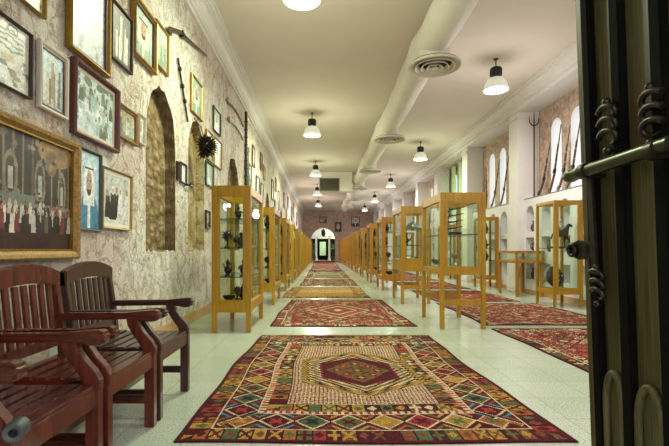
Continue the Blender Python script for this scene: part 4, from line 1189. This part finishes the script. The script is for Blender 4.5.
SH = {.40: 'bottom', .74: 'lower', 1.13: 'middle', 1.52: 'top'}
def exhibit(kind, x, y, z, where, rz=0, s=1.0):
    return spawn(kind, (x, y, z + .001), rz, NICE[kind] + ' ' + where, CATS[kind], None, s)
cx = -1.205
# nearest left case
for kind, dx, dy, z, s, pos, rz in (('figurine', .05, .25, 1.52, 1.0, 'in the middle', 0), ('coffee_pot', .10, .95, 1.52, .8, 'at back', 1),
      ('incense_burner', -.09, .2, 1.13, 1.15, 'at the left', 0), ('figurine', .08, .28, 1.13, 1.2, 'at the right', .6), ('goblet', .12, .9, 1.13, 1.2, 'at the back', 0), ('incense_burner', -.10, .85, 1.13, .9, 'at the left back', 0),
      ('coffee_pot', -.09, .22, .74, .9, 'at left', 2.4), ('figurine', .12, .25, .74, 1.25, 'at the right', -.4), ('bowl', .05, .85, .74, .9, 'at the back', 0),
      ('coffee_pot', .10, .28, .397, .85, 'at the right', .4), ('bowl', -.08, .25, .397, .9, 'at the left', 0), ('incense_burner', .0, .42, .397, .9, 'behind the bowl', 0), ('figurine', .12, .8, .397, 1.1, 'at the back', 0)):
    exhibit(kind, cx + dx, 5.70 + dy, z, '%s of the %s shelf in nearest left case' % (pos, SH.get(z, 'bottom')), rz, s)
for k in range(1, 5):
    for j, (kind, dx, dy, z) in enumerate((('coffee_pot', .08, .3, 1.52), ('figurine', .10, .8, 1.13), ('incense_burner', .08, .3, .74), ('bowl', .08, .6, .397), ('goblet', .1, .9, 1.52))[:(5, 4, 4, 3)[k - 1]]):
        exhibit(kind, cx + dx, 5.70 + 2.88 * k + dy, z, 'in %s left case, %s shelf' % (ORD[k], SH.get(z, 'bottom')), j + k, 1.1)
# pistols on a stand in the nearest right case
st = empty('pistol_stand', (1.98, 6.55, 1.325), 0, 'thin dark metal stand carrying four old pistols in the nearest right case', 'stand')
for s in (-1, 1):
    a = MB(); a.tube([(s * .06, 0, .006), (s * .06 + .02, .012, .42)], .006, 8); a.box(s * .06 - .03, s * .06 + .03, -.05, .05, 0, .008)
    for q in range(4): a.tube([(s * .06 + .004 + .004 * q, .004, .098 * q + .064 + .22 * (s * .06 + .03)), (s * .06 + .004 + .004 * q, -.05, .098 * q + .064 + .22 * (s * .06 + .03))], .004, 6)
    a.build('upright', M['black'], st, smooth=50)
for q in range(4):
    o = spawn('flintlock_pistol', (1.925 + .01 * q, 6.524, 1.325 + .093 + .098 * q), 0, 'old flintlock pistol on the stand in the nearest right case, %s from the top' % ['lowest, fourth', 'third', 'second', 'topmost, first'][q], 'pistol', None, 1.0)
    o.rotation_euler = (0, R(-11), 0); o.scale = (.8, .8, .8)
exhibit('dagger', 1.84, 6.25, 1.325, 'lying on the shelf below the pistols in the nearest right case', .2, 1.1)
exhibit('bowl', 1.85, 6.9, .866, 'at the back on the floor of the nearest right case', 0, 1.0)
exhibit('goblet', 2.08, 6.75, .866, 'on the floor of the nearest right case', 0, 1.2)
exhibit('helmet', 1.95, 9.15, 1.55, 'left one on the upper shelf of the second right case', 0, .85)
exhibit('helmet', 1.98, 9.62, 1.55, 'behind another on the upper shelf of the second right case', .4, .85)
exhibit('dagger', 1.87, 9.05, .90, 'on the floor of the second right case, nearer', .3, 1.05)
exhibit('dagger', 1.87, 9.35, .90, 'on the floor of the second right case, farther', -.2, 1.05)
exhibit('coffee_pot', 1.82, 9.3, 1.2, 'on lower shelf of the second right case', 0, 1.1)
for k in range(2, 6):
    for j, (kind, dx, dy, z) in enumerate((('figurine', -.1, .35, 1.6), ('coffee_pot', -.1, .7, 1.2), ('incense_burner', -.08, .3, .8), ('bowl', 0, .6, .397))[:(4, 4, 3, 2)[k - 2]]):
        exhibit(kind, 1.92 + dx, 5.95 + 2.85 * k + dy, z, 'in the %s right case, %s shelf' % (ORD[k], ('topmost', 'second', 'third', 'bottom')[j]), j, 1.2)
# horse statuette and shield in the slim case
hs = empty('horse_statuette', (4.72, 8.5, 1.142), 0, 'dark silvery horse statuette on the glass shelf of the slim case by the door', 'statuette')
a = MB(); a.box(-.15, .15, -.06, .06, 0, .02); a.build('plinth', M['bronze'], hs, bevel=.004)
V_ = [(0, 0, .24), (-.09, 0, .245), (-.13, 0, .235), (.09, 0, .245), (.12, 0, .32), (.145, 0, .40), (.20, 0, .375), (.225, 0, .355),
      (-.11, .03, .17), (-.13, .03, .09), (-.115, .03, .02), (-.11, -.03, .17), (-.13, -.03, .09), (-.115, -.03, .02),
      (.09, .03, .16), (.095, .03, .09), (.09, .03, .02), (.10, -.03, .17), (.14, -.03, .13), (.125, -.03, .07), (-.165, 0, .22), (-.19, 0, .14)]
E_ = [(0, 1), (1, 2), (0, 3), (3, 4), (4, 5), (5, 6), (6, 7), (1, 8), (8, 9), (9, 10), (1, 11), (11, 12), (12, 13), (3, 14), (14, 15), (15, 16), (3, 17), (17, 18), (18, 19), (2, 20), (20, 21)]
V_ = [(x * .82, y * .82, z * .82 + .004) for x, y, z in V_]
R_ = [q * .82 for q in [.06, .06, .035, .055, .04, .03, .024, .016, .028, .014, .012, .028, .014, .012, .024, .013, .012, .024, .013, .011, .014, .01]]
skin_mesh('horse_body', V_, E_, R_, M['bronze'], hs); hs.scale = (1.25, 1.25, 1.4)
a = MB(); a.lathe([(.03, 0), (.04, .03), (.028, .09), (.02, .12)], 12, (-.0, 0, .235)); a.ball((0, 0, .375), .022); a.tube([(.02, .03, .32), (.06, .03, .31), (.09, .01, .29)], .009, 6); a.build('rider', M['silver'], hs, smooth=60)
sh = empty('domed_shield', (4.74, 8.68, .338), 0, 'dark domed shield leaning inside the bottom of the slim case by the door', 'shield')
sh.rotation_euler = (R(-14), 0, R(14)); sh.scale = (1.15, 1.15, 1.15)
a = MB(); a.lathe([(.185, 0), (.172, .03), (.13, .065), (.07, .082), (0, .086)], 28, M=Matrix.Translation((0, 0, .195)) @ Matrix.Rotation(PI / 2, 4, 'X')); a.build('shield_dome', M['black'], sh, smooth=60)
a = MB(); pts = [(.185 * math.cos(2 * PI * k / 30), 0, .195 + .185 * math.sin(2 * PI * k / 30)) for k in range(31)]; a.tube(pts, .009, 8); a.build('rim', M['silver'], sh, smooth=60)
a = MB()
for k in range(5): a.ball((0 if k == 0 else .08 * math.cos(PI * k / 2), -.088 if k == 0 else -.072, .195 + (0 if k == 0 else .08 * math.sin(PI * k / 2))), .02)
a.build('boss', M['silver'], sh, smooth=60)
# exhibits in the slim case behind the table and in the wall niches
exhibit('vase', 4.84, 12.7, 1.601, 'on the top shelf of the slim case behind the table case', 0, 1.0)
exhibit('vase', 4.86, 12.75, .801, 'on the low shelf of the slim case behind the table case', 0, 1.0)
exhibit('coffee_pot', 4.84, 12.7, 1.141, 'on the slim case shelf behind the table case', 0, 1.1)
for k, (y, z, nm) in enumerate(((10.9, 1.05, 'square'), (10.9, .36, 'lowest square'), (10.9, 1.56, 'arched'))):
    exhibit('vase' if k != 0 else 'coffee_pot', 5.37, y, z, 'in the %s wall niche beside the pillar by the table case' % nm, 0, 1.0)
exhibit('vase', 5.37, 14.8, 1.05, 'in the square wall niche beyond the slim orange-oak case', 0, 1.0)
exhibit('vase', 5.37, 10.12, 1.05, 'in the square wall niche seen through the slim case by the door', 0, 1.0)
exhibit('vase', 5.37, 9.34, 1.05, 'in the square wall niche behind the horse statuette', 0, 1.1)

# ------------------------------------------------------------------ far end of the hall
def end_pic(x0, x1, z0, z1, fn, fm, lab):
    r = picture(0, x1 - x0, 0, z1 - z0, fn, fm, .07, lab, cells=24, lean=0, depth=.05)
    r.location = ((x0 + x1) / 2, Y1 - .008, z0); r.rotation_euler = (0, 0, R(-90))
end_pic(1.3, 2.0, 2.95, 3.95, p_portrait((70, 62, 54), (30, 28, 28), (206, 200, 186)), M['fdark'], 'dark portrait on the far end wall right of the arch')
end_pic(3.0, 3.85, 3.5, 4.5, p_portrait((190, 186, 170), (50, 46, 46), (214, 210, 200)), M['fdark'], 'large dark-framed pale portrait high on the far end wall, farther right of the arch')
end_pic(-.3, .5, 3.85, 4.55, p_group((160, 150, 120), (100, 90, 70), ((60, 56, 50), (190, 180, 160)), 3), M['gold'], 'small faded picture on the far end wall above the arch')
for i, (x, side) in enumerate(((-.85, 'left'), (1.15, 'right'))):
    r = empty('potted_plant', (x, 45.4, 0), 0, 'potted plant standing in the lobby on the %s side beyond the far arch' % side, 'plant')
    a = MB(); a.lathe([(.16, 0), (.24, .42), (.26, .45), (.23, .45), (.2, .4), (0, .38)], 18); a.build('pot', M['clay'], r, smooth=40)
    a = MB(); r2 = random.Random(i)
    for k in range(60):
        an = r2.uniform(0, 6.28); h = r2.uniform(.3, 1.3); rad_ = r2.uniform(.1, .42)
        p = Vector((rad_ * math.cos(an), rad_ * math.sin(an), .45 + h)); d_ = Vector((math.cos(an), math.sin(an), .6)) * .16; s_ = Vector((-math.sin(an), math.cos(an), 0)) * .05
        a.add([p, p + d_ * .5 + s_, p + d_, p + d_ * .5 - s_], [(0, 1, 2, 3)])
        if k % 4 == 0: a.tube([(0, 0, .4), (p.x * .5, p.y * .5, .45 + h * .6), tuple(p)], .008, 5)
    a.build('foliage', M['leaf'], r)
hl = empty('hanging_lantern', (.15, 44.9, 4.4), 0, 'dark hanging lantern just inside the far arch', 'lantern')
a = MB(); a.tube([(0, 0, 0), (0, 0, -1.1)], .012, 6); a.build('chain', M['black'], hl)
a = MB(); a.lathe([(.03, -1.1), (.16, -1.2), (.24, -1.35), (.24, -1.65), (.12, -1.85), (0, -1.95)], 8); a.build('lantern_body', M['bronze'], hl)
rdp = empty('red_pedestal', (-1.35, 43.2, 0), 0, 'reddish wooden cupboard at the far end of the left row beside the arch', 'cupboard')
a = MB(); a.box(-.35, .35, -.3, .3, .08, 2.0); a.build('carcass', M['fbrown'], rdp, bevel=.01)
a = MB(); a.box(-.38, .38, -.33, .33, 2.0, 2.08); a.build('cornice_board', M['red'], rdp, bevel=.01)
for s in (-1, 1):
    a = MB(); a.box(s * .17 - .155, s * .17 + .155, -.32, -.3, .2, 1.9); a.build('door_panel', M['red'], rdp, bevel=.006)
a = MB(); a.box(-.32, .32, -.28, .28, 0, .08); a.build('plinth', M['fbrown'], rdp)

# ------------------------------------------------------------------ pale green curtains in the third window bay
for i, (ya, yb) in enumerate(((15.62, 16.55), (17.14, 17.48), (17.98, 18.32), (18.84, 19.34))):
    n = int((yb - ya) / .02); f_ = []; b_ = []
    for k in range(n + 1):
        y = ya + (yb - ya) * k / n; x = 5.56 + .028 * math.sin(k * .9 + i) + .01 * math.sin(k * .37)
        f_.append((x - .004, y)); b_.append((x + .004, y))
    a = MB(); a.prism(f_ + b_[::-1], 2, 2.46, 4.62)
    r = empty('curtain', (0, 0, 0), 0, 'pale green curtain in the third window bay, %s from the near pillar' % NTH[i], 'curtain', 'pale green curtains between the slit windows')
    a.build('curtain_cloth', M['curtain'], r)
    a = MB(); a.tube([(5.56, ya - .03, 4.64), (5.56, yb + .03, 4.64)], .015, 8); a.build('curtain_rod', M['brass'], r)
